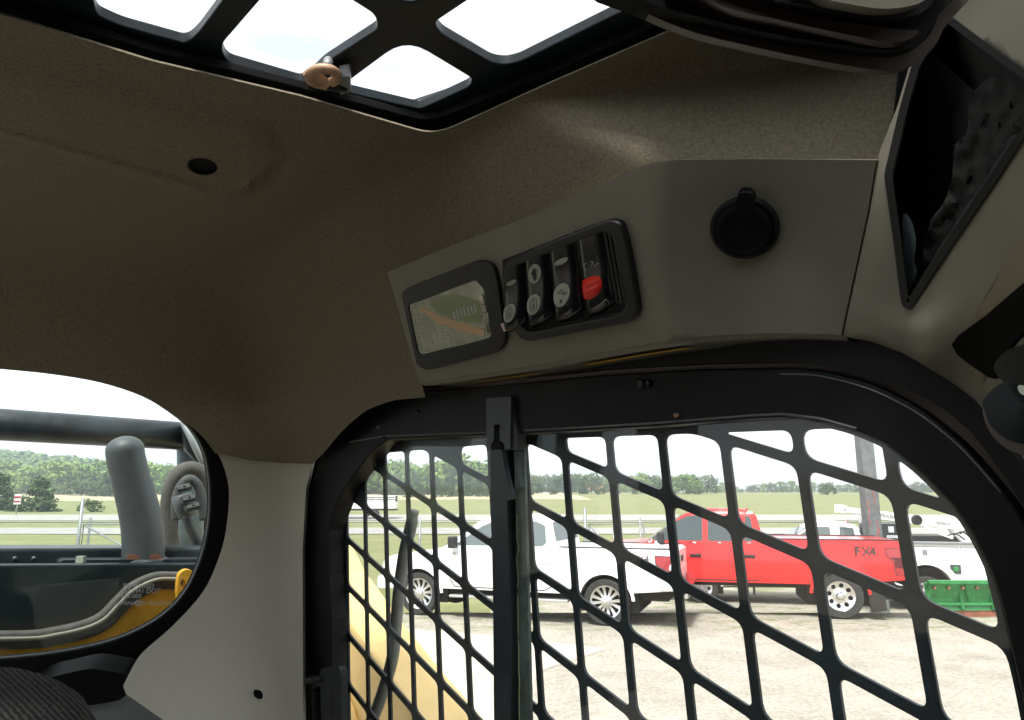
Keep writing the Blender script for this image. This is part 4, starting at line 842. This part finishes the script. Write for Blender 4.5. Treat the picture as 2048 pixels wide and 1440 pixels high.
    if P['bed']:
        boxo('rear_bumper', (tail-.10, 0, zk+.08), (.24, HW*1.8, .2), P['rbump'], t, bevel=.04, local=True)
        sp_('lamp_gap', off(P['tl'], .014), .004, M['dark'], both=True); tl = sp_('tail_lamp', rnd(P['tl'], .02), .008, M['lampred'], both=True)
        if P.get('tl2'): sp_('lamp_inset', rnd(P['tl2'], .015), .010, mat('tail_dark', (.09, .006, .01), .2), tl)
        bm = bmesh.new(); box(bm, Vector(((tail+c0)/2+.0, 0, zr+.002)), (c0-tail-.22, HW*1.62, .006)); bmo('bed_liner', bm, pm, t, local=True)
        for s in (1, -1): boxo('bed_rail', ((tail+c0)/2, s*HW*.885, zr+.012), (c0-tail-.1, .07, .02), M['dark'], t, bevel=.008, local=True)
        tg = boxo('tailgate', (tail-.015, 0, (zr+zk+.25)/2), (.05, HW*1.62, zr-zk-.3), pm, t, bevel=.02, local=True)
        boxo('gate_handle', (tail-.045, 0, zr-.2), (.02, .3, .1), M['dark'], tg, bevel=.008, local=True)
        boxo('gate_crease', (tail-.042, 0, zr-.36), (.008, HW*1.5, .02), pm, tg, local=True)
    boxo('brake_light', (c0+.22, 0, zt-.015), (.06, .35, .03), M['lampred'], t, bevel=.008, local=True)
    return t, sy, gy, sp_
a0 = math.atan2(1.26, -3.57)
WP = dict(bed=True, paint=M['white'], wb=3.72, r=.405, belt=1.30, rail=1.33, roof=1.93, hw=1.0, tail=-1.22, cab0=.92, rock=.52, hood=1.13, glass=M['tint2'], tr=.86, rim=.29, rimk='spoke', rimm=M['alloy'], flare=.02,
    wins=[[(1.12, 1.40), (1.16, 1.72), (1.35, 1.80), (1.72, 1.82), (1.76, 1.34), (1.2, 1.34)], [(1.84, 1.34), (1.82, 1.82), (2.15, 1.82), (2.45, 1.70), (2.95, 1.36), (2.9, 1.33)]],
    seams=[[(1.02, 1.30), (1.02, .62), (1.15, .56), (2.95, .56), (3.05, .7), (3.05, 1.29)], [(1.86, 1.30), (1.86, .56)], [(.90, 1.3), (.90, .6)]], handles=[(1.98, 1.06), (1.12, 1.06)], bump=M['white'], rbump=M['chrome'],
    tl=[(-1.19, 1.22), (-.90, 1.22), (-.92, 1.10), (-1.02, 1.0), (-1.06, .82), (-1.20, .80)], mglass=False, mirm=M['dark'])
wt, wsy, wgy, wsp = pickup('white crew cab pickup truck parked on gravel in front of the red one', 'pickup truck', (2.0, 14.22, 0), a0, WP)
boxo('running_board', (1.85, 1.0, .40), (2.35, .16, .05), M['alloy'], wt, bevel=.015, local=True)
boxo('board_bracket', (1.85, .86, .40), (2.2, .2, .07), M['dark'], wt, local=True)
def vtext(name, s, x, z, size, m_, par, syf, lift=.006, sc=1.0): return text(name, s, (x, syf(x, z)+lift, z), (-1*sc, 0, 0), (0, 0, 1), size, m_, par, local=True, depth=.002)
vtext('decal', 'F', -.50, 1.12, .17, M['under'], wt, wsy); vtext('decal', 'X', -.60, 1.12, .17, M['lampred'], wt, wsy); vtext('decal', '4', -.72, 1.12, .17, M['gasket'], wt, wsy)
latheo('gate_badge', (-1.272, 0.62, 1.1), (-1, 0, 0), [(.05, -.01), (.05, .008), (.03, .01)], M['gasket'], wt, 20, True)
vtext('fender_badge', 'XLT', 3.0, 1.16, .07, M['gasket'], wt, wsy)
RP = dict(bed=True, paint=M['redp'], wb=4.06, r=.42, belt=1.36, rail=1.44, roof=2.03, hw=1.02, tail=-1.20, cab0=1.30, rock=.62, hood=1.25, glass=M['tint'], tr=.88, rim=.27, rimk='holes', rimm=M['chrome'], flare=.03,
    wins=[[(1.48, 1.48), (1.52, 1.86), (1.62, 1.90), (1.68, 1.40), (1.52, 1.40)], [(1.78, 1.40), (1.77, 1.88), (2.35, 1.91), (2.37, 1.40)], [(2.47, 1.40), (2.45, 1.91), (2.75, 1.88), (3.02, 1.76), (3.48, 1.42), (3.4, 1.40)]],
    seams=[[(1.42, 1.36), (1.42, .72), (1.5, .66), (3.4, .66), (3.45, 1.34)], [(2.42, 1.36), (2.42, .66)], [(1.27, 1.40), (1.27, .62)]], handles=[(2.62, 1.12), (1.60, 1.12)], hm=M['dark'], bump=M['chrome'], rbump=M['chrome'],
    tl=[(-1.18, 1.30), (-.86, 1.30), (-.86, 1.18), (-.95, 1.1), (-1.0, .82), (-1.2, .80)], tl2=[(-1.19, 1.14), (-.93, 1.14), (-1.0, .96), (-1.19, .94)], mglass=True)
rt, rsy, rgy, rsp = pickup('red crew cab pickup truck with chrome holed rims beyond the white one', 'pickup truck', (6.43, 14.99, 0), math.pi-R_(13), RP)

for c_, x_ in (('F', -.30), ('X', -.43), ('4', -.57)): vtext('decal', c_, x_, 1.16, .25, M['under'], rt, rsy); vtext('decal', c_, x_-.02, 1.175, .20, M['gasket'], rt, rsy, .009)
for z in (.80, .70): rsp('body_crease', [(1.2, z), (1.2, z+.012), (3.4, z+.012), (3.4, z)], .004, M['redp'])
rsp('mud_flap', [(-.80, .18), (-.76, .62), (-.52, .95), (-.46, .95), (-.50, .30), (-.56, .14)], -.12, M['under'])
boxo('tow_hitch', (-1.0, .1, .45), (.5, 1.2, .22), M['under'], rt, bevel=.03, local=True)
# service truck
gzs = -.35
SP = dict(bed=False, paint=M['white'], wx=3.15, wb=5.1, r=.40, belt=1.42, rail=1.55, roof=2.02, hw=.98, tail=-1.3, cab0=1.22, rock=.6, hood=1.28, glass=M['tint2'], tr=.86, rim=.26, rimk='holes', rimm=M['alloy'], flare=.02,
    wins=[[(1.40, 1.46), (1.44, 1.88), (1.74, 1.90), (1.80, 1.46)], [(1.98, 1.46), (1.97, 1.90), (2.25, 1.90), (2.5, 1.82), (3.0, 1.50), (2.95, 1.46)]],
    seams=[[(1.88, 1.42), (1.88, .62)]], handles=[(2.05, 1.15)], bump=M['chrome'], rbump=M['chrome'], tl=[], mglass=False)
st, ssy, sgy, ssp = pickup('white service truck with utility body, welder and folded crane behind the red pickup', 'service truck', (9.95, 18.25, gzs), math.pi-R_(15), SP)
ub = [(1.15, .62), (1.15, 1.55), (-2.1, 1.55), (-2.1, .55), (-.62, .62)]+circ(0, .52, .55, 14, math.pi, 0)[1:-1]+[(.62, .62)]
solid('utility_body', ub, [], lambda u, v: Vector((u, 1.04, v)), lambda u, v: Vector((u, -1.04, v)), M['white'], st, bevel=.02, local=True)
solid('arch_flare', circ(0, .52, .68, 18, .1, math.pi-.1)+circ(0, .52, .54, 18, .1, math.pi-.1)[::-1], [], lambda u, v: Vector((u, 1.10, v)), lambda u, v: Vector((u, 1.0, v)), M['white'], st, bevel=.01, local=True)
boxo('top_ledge', (-.47, .98, 1.56), (3.3, .22, .05), M['galv'], st, bevel=.01, local=True)
for xa, xb, za, zb_ in ((1.12, .72, .68, 1.48), (.68, -.72, 1.16, 1.48), (-.76, -2.05, .62, 1.48)):
    o = solid('locker_door', rnd([(xa, za), (xb, za), (xb, zb_), (xa, zb_)], .02), [rnd([(xa-.012, za+.012), (xb+.012, za+.012), (xb+.012, zb_-.012), (xa-.012, zb_-.012)], .02)], lambda u, v: Vector((u, 1.043, v)), lambda u, v: Vector((u, 1.03, v)), M['galv'], st, local=True)
    boxo('latch_plate', ((xa+xb)/2, 1.048, zb_-.14), (.10, .012, .12), M['galv'], o, bevel=.004, local=True)
boxo('side_badge', (-.62, 1.06, .98), (.22, .03, .2), M['tint'], st, bevel=.02, local=True); boxo('marker_lamp', (-.62, 1.08, .98), (.10, .03, .1), M['green'], st, bevel=.01, local=True)
boxo('bed_floor_boxes', (-.8, -.2, 1.6), (2.0, .8, .16), M['dark'], st, bevel=.02, local=True)
wl = thing('welder_unit', 'black welding generator box behind the cab of the white service truck', 'generator', (9.15, 18.0, 1.20), math.pi-R_(15))
boxo('welder_case', (0, 0, .21), (.95, .6, .45), M['blacksteel'], wl, bevel=.02, local=True)
for x_, z_, w_, h_ in ((-.12, .30, .12, .14), (-.14, .13, .26, .06)): boxo('welder_plate', (x_, .305, z_), (w_, .01, h_), M['wtext'], wl, local=True)
text('welder_text', 'WELDER', (-.03, .312, .115), (-1, 0, 0), (0, 0, 1), .045, M['dark'], wl, local=True)
# crane
def W(u, v, Y):
    d = XR*((u-CX)/F)+DN*((v-CY)/F)+FW; return CAMP+d*(Y/d.y)
crn = thing('truck_crane', 'white folded crane boom lying along the top of the service truck', 'crane', W(1965, 1085, 18.2))
def bar(name, a, b, w, h, m_, par, bev=.02):
    a, b = Vector(a), Vector(b); d = b-a; q = d.to_track_quat('X', 'Z').to_matrix(); return boxo(name, (a+b)/2, (d.length, w, h), m_, par, q, bev)
Yc = 17.8
bar('boom', W(1745, 1029, Yc), W(2000, 1062, Yc), .16, .21, M['white'], crn); bar('inner_boom', W(1682, 1018, Yc), W(1760, 1030, Yc), .12, .14, M['white'], crn); bar('boom_tip', W(1672, 1017, Yc), W(1690, 1019, Yc), .2, .2, M['white'], crn)
latheo('sheave', W(1833, 1040, Yc-.1), (0, -1, 0), [(.12, -.03), (.12, .05), (.09, .055), (.08, .03), (.03, .03), (.03, .06)], M['dark'], crn, 24)
bar('lift_cylinder', W(1845, 1052, Yc), W(1905, 1075, Yc), .09, .09, M['white'], crn); bar('cylinder_rod', W(1838, 1049, Yc), W(1850, 1054, Yc), .05, .05, M['chrome'], crn, .01)
bar('crane_head', W(1908, 1048, Yc), W(1935, 1085, Yc), .3, .3, M['white'], crn); bar('crane_pedestal', W(1950, 1050, Yc), W(1960, 1086, Yc), .32, .32, M['white'], crn)
for k in range(5):
    a = W(1895+k*12, 1072-k*2, Yc-.2); b_ = W(1930+k*16, 1080, Yc-.25); mid = (a+b_)/2+Vector((0, 0, .10+.03*k)); tubeo('crane_hose', cat([a, mid, b_], 5, False), .018, M['dark'], crn, 8)
for s, u, v, u2, v2, z in (('LIFTMOORE', 1745, 1030.5, 1765, 1033.5, .105), ('4000EX', 1872, 1048, 1890, 1050.4, .11), ('CE', 1685, 1021, 1695, 1022.5, .07)):
    p = W(u, v, Yc-.1); x = (W(u2, v2, Yc-.1)-p).normalized(); text('boom_text', s, p+x*.0+Vector((0, -.004, -.0)), x, Vector((0, -1, 0)).cross(x)*1.0, z, M['gasket'], crn, depth=.002)
# snow plough blade
pw = thing('plough_blade', 'green ribbed plough blade with rusty cutting edge lying behind the red pickup', 'plough blade', gnd(1920, 1222))
y0 = 14.35; xa, xb = W(1846, 1180, y0).x, W(1976, 1180, y0).x
prof = [(.0, .12), (-.03, .22), (-.02, .36), (.06, .50), (.16, .62), (.18, .66), (.20, .64), (.10, .48), (.04, .34), (.03, .2), (.05, .12)]
bm = bmesh.new(); A = [bm.verts.new((xa+(.10 if z < .5 else 0), y0-y_*1.0, z)) for y_, z in prof]; B = [bm.verts.new((xb, y0-y_, z)) for y_, z in prof]
n = len(prof)
for k in range(n): bm.faces.new([A[k], A[(k+1) % n], B[(k+1) % n], B[k]])
bm.faces.new(A); bm.faces.new(B[::-1]); bmo('mouldboard', bm, M['green'], pw)
for f_ in (.0, .5, .98):
    x = xa+(xb-xa)*f_+.02; bar('rib', (x, y0-.08, .64), (x+.04, y0-.06, .14), .05, .06, M['green'], pw, .006)
bar('top_tube', (xa, y0-.2, .66), (xb+.05, y0-.2, .66), .07, .07, M['green'], pw, .01); bar('lower_tube', (xa+.1, y0-.06, .24), (xb, y0-.06, .24), .05, .05, M['green'], pw, .01)
bar('diagonal_rib', (xa+.72, y0-.2, .62), (xa+.84, y0-.05, .3), .04, .04, M['green'], pw, .006)
bm = bmesh.new()
for k in range(5):
    for z in (.55, ): lathe(bm, Vector((xa+.12+k*.27, y0-.19, z)), Vector((0, -1, 0)), [(.025, -.05), (.025, .02)], 10)
bmo('bolt', bm, M['rust'], pw)
bar('cutting_edge', (xa+.1, y0-.02, .06), (xb+1.3, y0-.02, .06), .03, .14, M['rust'], pw, .006)
bar('mount_frame', (xb+.04, y0-.0, .1), (xb+.04, y0, .62), .12, .10, M['blacksteel'], pw, .01); bar('mount_arm', (xb+.1, y0-.1, .2), (xb+.4, y0+.1, .5), .06, .08, M['under'], pw, .01)
bar('mount_arm', (xb+.1, y0-.1, .5), (xb+.45, y0+.1, .2), .06, .08, M['under'], pw, .01)
# steel pole
pl = thing('steel_pole', 'tall square dark steel pole with red spray marks behind the red pickup', 'pole', (8.2, 16.6, -.3))
pxw = .15
boxo('pole_shaft', (8.2, 16.6, 3.2), (2*pxw, .3, 7.0), M['pole'], pl, bevel=.01)
for k, (du, z, s) in enumerate(((.02, 2.35, .5), (-.12, 2.05, .3), (-.13, 1.75, .22), (.06, 1.6, .3), (.05, 1.35, .42), (.03, 1.15, .3), (-.12, .95, .3))):
    tubeo('spray_mark', cat([(8.2+du, 16.447, z-s/2), (8.2+du+.02, 16.447, z-s/5), (8.2+du-.015, 16.447, z+s/5), (8.2+du+.01, 16.447, z+s/2)], 3, False), .006, M['sred'], pl, 5)
# ================================================================== FENCE
FY = 20.2; fe = thing('chain_link_fence', 'galvanised chain-link fence with top rail along the grass', 'fence', (0, FY, -.3))
for x in np.arange(-30, 34, 3.05): tubeo('post', [(x, FY, -.4), (x, FY, 1.72)], .032, M['galv'], fe, 8)
tubeo('top_rail', [(-31, FY, 1.60), (34, FY, 1.60)], .018, M['galv'], fe, 8); tubeo('bottom_rail', [(-31, FY, -.12), (34, FY, -.12)], .02, M['galv'], fe, 8)
bm = bmesh.new()
for x in np.arange(-31, 34, .11):
    for s in (1, -1): tube(bm, [(x, FY+.02*s, -.14), (x+s*1.75, FY+.02*s, 1.60)], .0016, 3, cap=False)
bmo('wire_mesh', bm, M['galv'], fe)
def gate(x, w, label, zt=1.75):
    g_ = thing('fence_gate', label, 'gate', (x, FY-.3, -.3)); Y = FY-.3
    tubeo('gate_frame', [(x, Y, 1.55), (x+w, Y, 1.55), (x+w, Y, -.1), (x, Y, -.1)], .024, M['galv'], g_, 8, closed=True)
    tubeo('gate_brace', [(x+.05, Y, 1.5), (x+w*.9, Y, -.05)], .025, M['galv'], g_, 8); tubeo('gate_post', [(x-.1, Y, -.4), (x-.1, Y, zt+.25)], .045, M['galv'], g_, 8)
    tubeo('gate_stile', [(x+w*.45, Y, 1.5), (x+w*.45, Y, -.05)], .025, M['galv'], g_, 8)
gate(-11.7, 3.6, 'galvanised swing gate with diagonal brace seen through the rear window', 2.0); gate(2.1, 1.5, 'narrow galvanised gate between the white and red pickups')
# light pole, stock trailer, barn, road sign
lp = thing('light_pole', 'thin distant light pole above the far grass', 'pole', (100, 170, 3)); tubeo('shaft', [(100, 170, 2), (100, 170, 9.2)], .09, M['galv'], lp, 8); boxo('lamp_head', (99.6, 170, 9.2), (1.0, .3, .15), M['galv'], lp)
tr = thing('stock_trailer', 'long white slatted livestock trailer on the far road', 'trailer', (-19, 92.5, .0), 0)
z0 = -.15
boxo('trailer_body', (0, 0, 1.55), (8.6, 2.2, .9), M['white'], tr, bevel=.1, local=True); boxo('trailer_nose', (-5.2, 0, 1.9), (2.0, 2.0, .8), M['white'], tr, bevel=.25, local=True)
bm = bmesh.new()
for z in (2.1, 2.35, 2.6): box(bm, Vector((0, -1.05, z)), (8.5, .06, .12))
for x in np.arange(-4.2, 4.3, 1.2): box(bm, Vector((x, -1.08, 2.3)), (.08, .06, .75))
bmo('slats', bm, M['white'], tr, local=True); boxo('trailer_roof', (0, 0, 2.75), (8.6, 2.2, .08), M['white'], tr, bevel=.02, local=True); boxo('dark_inside', (0, .2, 2.35), (8.4, 1.6, .7), M['under'], tr, local=True)
boxo('trailer_frame', (0, 0, 1.0), (8.6, 1.9, .2), M['dark'], tr, local=True)
for x in (.8, 1.9):
    latheo('trailer_wheel', (x, -1.0, .55), (0, -1, 0), [(.40, -.1), (.40, .1), (.2, .12)], M['tyre'], tr, 20, True)
tw = thing('tow_truck', 'white pickup towing the livestock trailer on the far road', 'pickup truck', (-27.2, 92.5, 0))
boxo('body', (0, 0, .85), (5.6, 1.9, .7), M['white'], tw, bevel=.12, local=True); boxo('cab', (-.4, 0, 1.45), (2.6, 1.7, .65), M['white'], tw, bevel=.2, local=True); boxo('windows', (-.4, 0, 1.5), (2.1, 1.74, .38), M['tint'], tw, bevel=.05, local=True)
for x in (-1.8, 1.8): latheo('wheel', (x, -.85, .42), (0, -1, 0), [(.42, -.1), (.42, .12), (.22, .13)], M['tyre'], tw, 20, True)
bn = thing('farmhouse', 'low distant farmhouse with faded red roof among the trees', 'house', (38, 335, 5)); boxo('wall', (38, 335, 5.6), (7, 5, 2.6), M['white'], bn)
bm = bmesh.new(); v_ = [bm.verts.new(p) for p in ((34, 332, 6.9), (42, 332, 6.9), (42, 335, 8.4), (34, 335, 8.4), (34, 338, 6.9), (42, 338, 6.9))]
for f_ in ((0, 1, 2, 3), (3, 2, 5, 4), (0, 3, 4), (1, 5, 2), (0, 4, 5, 1)): bm.faces.new([v_[i] for i in f_])
bmo('roof', bm, mat('red_roof', (.45, .16, .13), .7), bn)
sg = thing('road_sign', 'small red and white sign by the bushes past the far road', 'road sign', (-71, 104, .2)); tubeo('sign_post', [(-71, 104, 0), (-71, 104, 1.6)], .05, M['galv'], sg, 6)
boxo('sign_face', (-71, 103.9, 2.3), (1.0, .06, 1.4), M['white'], sg); boxo('sign_band', (-71, 103.84, 2.6), (.95, .05, .3), M['lampred'], sg); boxo('sign_band', (-71, 103.84, 2.0), (.95, .05, .25), M['lampred'], sg)

# ================================================================== TREES
def leafm(name, c, c2): return mat(name, c, .8, col2=c2, vs=.9, det=5, spec=.2, mask=(.3, .7))
LM = [leafm('broad_leaves', (.09, .16, .03), (.20, .29, .07)), leafm('pale_leaves', (.15, .23, .05), (.28, .36, .11)), leafm('cedar_needles', (.035, .065, .02), (.08, .125, .04)), leafm('shrub_leaves', (.05, .085, .02), (.11, .15, .045))]
bark = mat('bark', (.10, .08, .06), .9, var=.2, vs=5)
def tree_mesh(kind, seed):
    rn = random.Random(seed); bt = bmesh.new(); bl = bmesh.new(); H = 1.0
    tube(bt, [(0, 0, -.04), (.01, 0, .25), (0, .01, .6)], [.03, .022, .01], 6)
    cl = []
    if kind == 'cedar':
        for k in range(85): z = .03+.9*rn.random()**1.2; q = .30*(1-z)**.75+.03; a = rn.random()*6.28; r = q*rn.random()**.4; cl.append((r*math.cos(a), r*math.sin(a), z, .07+.05*rn.random()))
    elif kind == 'shrub':
        for k in range(34): a = rn.random()*6.28; z = .12+.75*rn.random(); r = .45*math.sqrt(max(0, 1-((z-.4)/.62)**2))*rn.random()**.5; cl.append((r*math.cos(a), r*math.sin(a), z, .12+.06*rn.random()))
    else:
        for k in range(6): a = k*1.05+rn.random(); tube(bt, [(0, 0, .25+.05*k), (.16*math.cos(a), .16*math.sin(a), .45+.06*k)], [.012, .005], 5)
        for k in range(60): a = rn.random()*6.28; z = .10+.88*rn.random(); r = .42*math.sqrt(max(0, 1-((z-.52)/.5)**2))*rn.random()**.45; cl.append((r*math.cos(a), r*math.sin(a), z, .09+.07*rn.random()))
    for x, y, z, s in cl:
        for j in range(20):
            d = Vector((rn.gauss(0, 1), rn.gauss(0, 1), rn.gauss(0, .8))).normalized(); p = Vector((x, y, z))+d*s*(.55+.5*rn.random())
            n_ = (d+Vector((rn.gauss(0, .5), rn.gauss(0, .5), rn.gauss(0, .5)+.3))).normalized(); u = n_.orthogonal().normalized(); w = n_.cross(u); q = s*(.28+.2*rn.random()); a = rn.random()*3
            u, w = u*math.cos(a)+w*math.sin(a), w*math.cos(a)-u*math.sin(a)
            bl.faces.new([bl.verts.new(p+u*q), bl.verts.new(p+w*q*.6), bl.verts.new(p-u*q), bl.verts.new(p-w*q*.7)])
    out = []
    for b_, nm, m_ in ((bt, 'trunk', bark), (bl, 'crown', None)):
        me = bpy.data.meshes.new(nm); b_.to_mesh(me); b_.free(); out.append(me)
    return out
protos = {}
for kind, ml, lf in (('broad', LM[0], 0), ('broad', LM[1], 1), ('cedar', LM[2], 2), ('shrub', LM[3], 3), ('shrub', LM[1], 4)):
    for v in range(2): tm, cm = tree_mesh(kind, lf*7+v); tm.materials.append(bark); cm.materials.append(ml); protos.setdefault(lf, []).append((tm, cm))
def plant(lf, x, y, h, wf, label, group=None, name='tree'):
    tm, cm = random.choice(protos[lf]); e = thing(name, label, 'shrub' if name == 'shrub' else 'tree', (x, y, gz(x, y)-.02*h), random.random()*6.28, group); e.scale = (h*wf, h*wf, h)
    for me, nm in ((tm, 'trunk'), (cm, 'crown')): o = bpy.data.objects.new(nm, me); COL.objects.link(o); o.parent = e
def UX(u, Y): return (u-1024)/1420*Y*.985
# dark cedars and shrubs behind the far road, seen through the rear window
for u, Y, h, wf, lf, lb, nm in ((82, 118, 5.6, 1.5, 2, 'largest dark cedar beside the road sign', 'tree'), (38, 120, 3.0, 1.6, 2, 'small round cedar left of the road sign', 'tree'), (0, 125, 6.4, 1.4, 2, 'dark cedar at the left edge of the rear window', 'tree'), (-45, 130, 7, 1.5, 2, 'tall dark cedar past the window edge', 'tree'),
    (186, 116, 2.2, 1.7, 3, 'lone little shrub on the dry grass strip', 'shrub'), (215, 230, 7.5, 1.6, 2, 'dark bush beside the exhaust pipe outline', 'tree'), (240, 225, 7, 1.7, 2, 'dark bush just behind the exhaust pipe', 'tree'), (190, 270, 6, 1.8, 3, 'olive bush at the back of the dry grass', 'shrub'), (165, 275, 6, 2.0, 3, 'low olive bush where dry grass meets the wood', 'shrub')):
    plant(lf, UX(u, Y), Y, h, wf, lb, 'cedars and bushes beyond the far road', nm)
rr_ = random.Random(5)
def row(u0, u1, du, Y0, Y1, h0, h1, lfs, label, group, name='tree'):
    u = u0
    while u < u1:
        Y = rr_.uniform(Y0, Y1); plant(rr_.choice(lfs), UX(u, Y), Y, rr_.uniform(h0, h1), rr_.uniform(1.0, 1.4), label, group, name); u += du*rr_.uniform(.6, 1.4)
row(-60, 330, 15, 285, 330, 9, 14, [1, 1, 0, 4], 'bright green leafy tree at the foot of the wooded hill', 'trees at the foot of the hill')
row(650, 1010, 15, 235, 290, 9, 13, [0, 1, 0], 'green leafy tree in the belt behind the white pickup', 'trees behind the white pickup')
row(830, 1000, 40, 200, 215, 5, 8, [2], 'dark cedar in front of the leafy tree belt', 'cedars in front of the tree belt')
row(1000, 1330, 12, 330, 400, 7, 11, [0, 1, 3], 'distant green tree in the line between the two pickups', 'distant trees between the pickups')
row(1060, 1300, 26, 235, 290, 2.5, 5, [3, 2], 'small dark bush dotted on the far field edge', 'bushes on the far field edge', 'shrub')
row(1325, 1420, 16, 260, 300, 5, 8, [0, 3], 'bushy green tree above the red pickup roof', 'trees above the red pickup')
row(1420, 2050, 14, 400, 520, 4, 7.5, [0, 3, 1], 'low far tree on the skyline above the service truck', 'far skyline trees')
plant(3, UX(1655, 230), 230, 4.2, 1.2, 'single darker bush standing up from the skyline left of the pole', None, 'shrub')
# wooded hill: one mass of leafy crowns
rn = random.Random(11); bm = bmesh.new()
for k in range(1500):
    u = rn.uniform(-350, 900); Y = rn.uniform(335, 700); x = UX(u, Y); hz3 = gz(x, Y)
    r = rn.uniform(5, 9)
    for j in range(64):
        d = Vector((rn.gauss(0, 1), rn.gauss(0, 1), abs(rn.gauss(0, .8)))).normalized(); p = Vector((x, Y, hz3+r*.6))+Vector((d.x*r, d.y*r, d.z*r*.9)); n_ = (d+Vector((rn.gauss(0, .35), rn.gauss(0, .35), .2))).normalized(); a = n_.orthogonal().normalized(); b_ = n_.cross(a); q = r*rn.uniform(.14, .28)
        bm.faces.new([bm.verts.new(p+a*q), bm.verts.new(p+b_*q), bm.verts.new(p-a*q), bm.verts.new(p-b_*q*.8)])
me = bpy.data.meshes.new('forest'); bm.to_mesh(me); bm.free()
fo = link('forest', me, mat('hill_leaves', (.09, .15, .04), .85, col2=(.17, .25, .075), vs=.06, det=4, spec=.1, mask=(.35, .65))); tag(fo, 'dense green wood covering the low hill', None, kind='stuff')
# haze
lo, hi = Vector((-1600, -60, -8)), Vector((1600, 1500, 75)); bm = bmesh.new(); box(bm, (lo+hi)/2, tuple(hi-lo))
hm = bpy.data.materials.new('haze'); hm.use_nodes = True; hm.node_tree.nodes.clear(); o_ = hm.node_tree.nodes.new('ShaderNodeOutputMaterial'); pv = hm.node_tree.nodes.new('ShaderNodeVolumePrincipled'); pv.inputs['Density'].default_value = .0008; pv.inputs['Color'].default_value = (.8, .87, .95, 1); pv.inputs['Anisotropy'].default_value = .3
hm.node_tree.links.new(pv.outputs[0], o_.inputs['Volume'])
if USE_HAZE: tag(bmo('haze', bm, hm), 'thin pale haze over the far fields', None, kind='stuff')
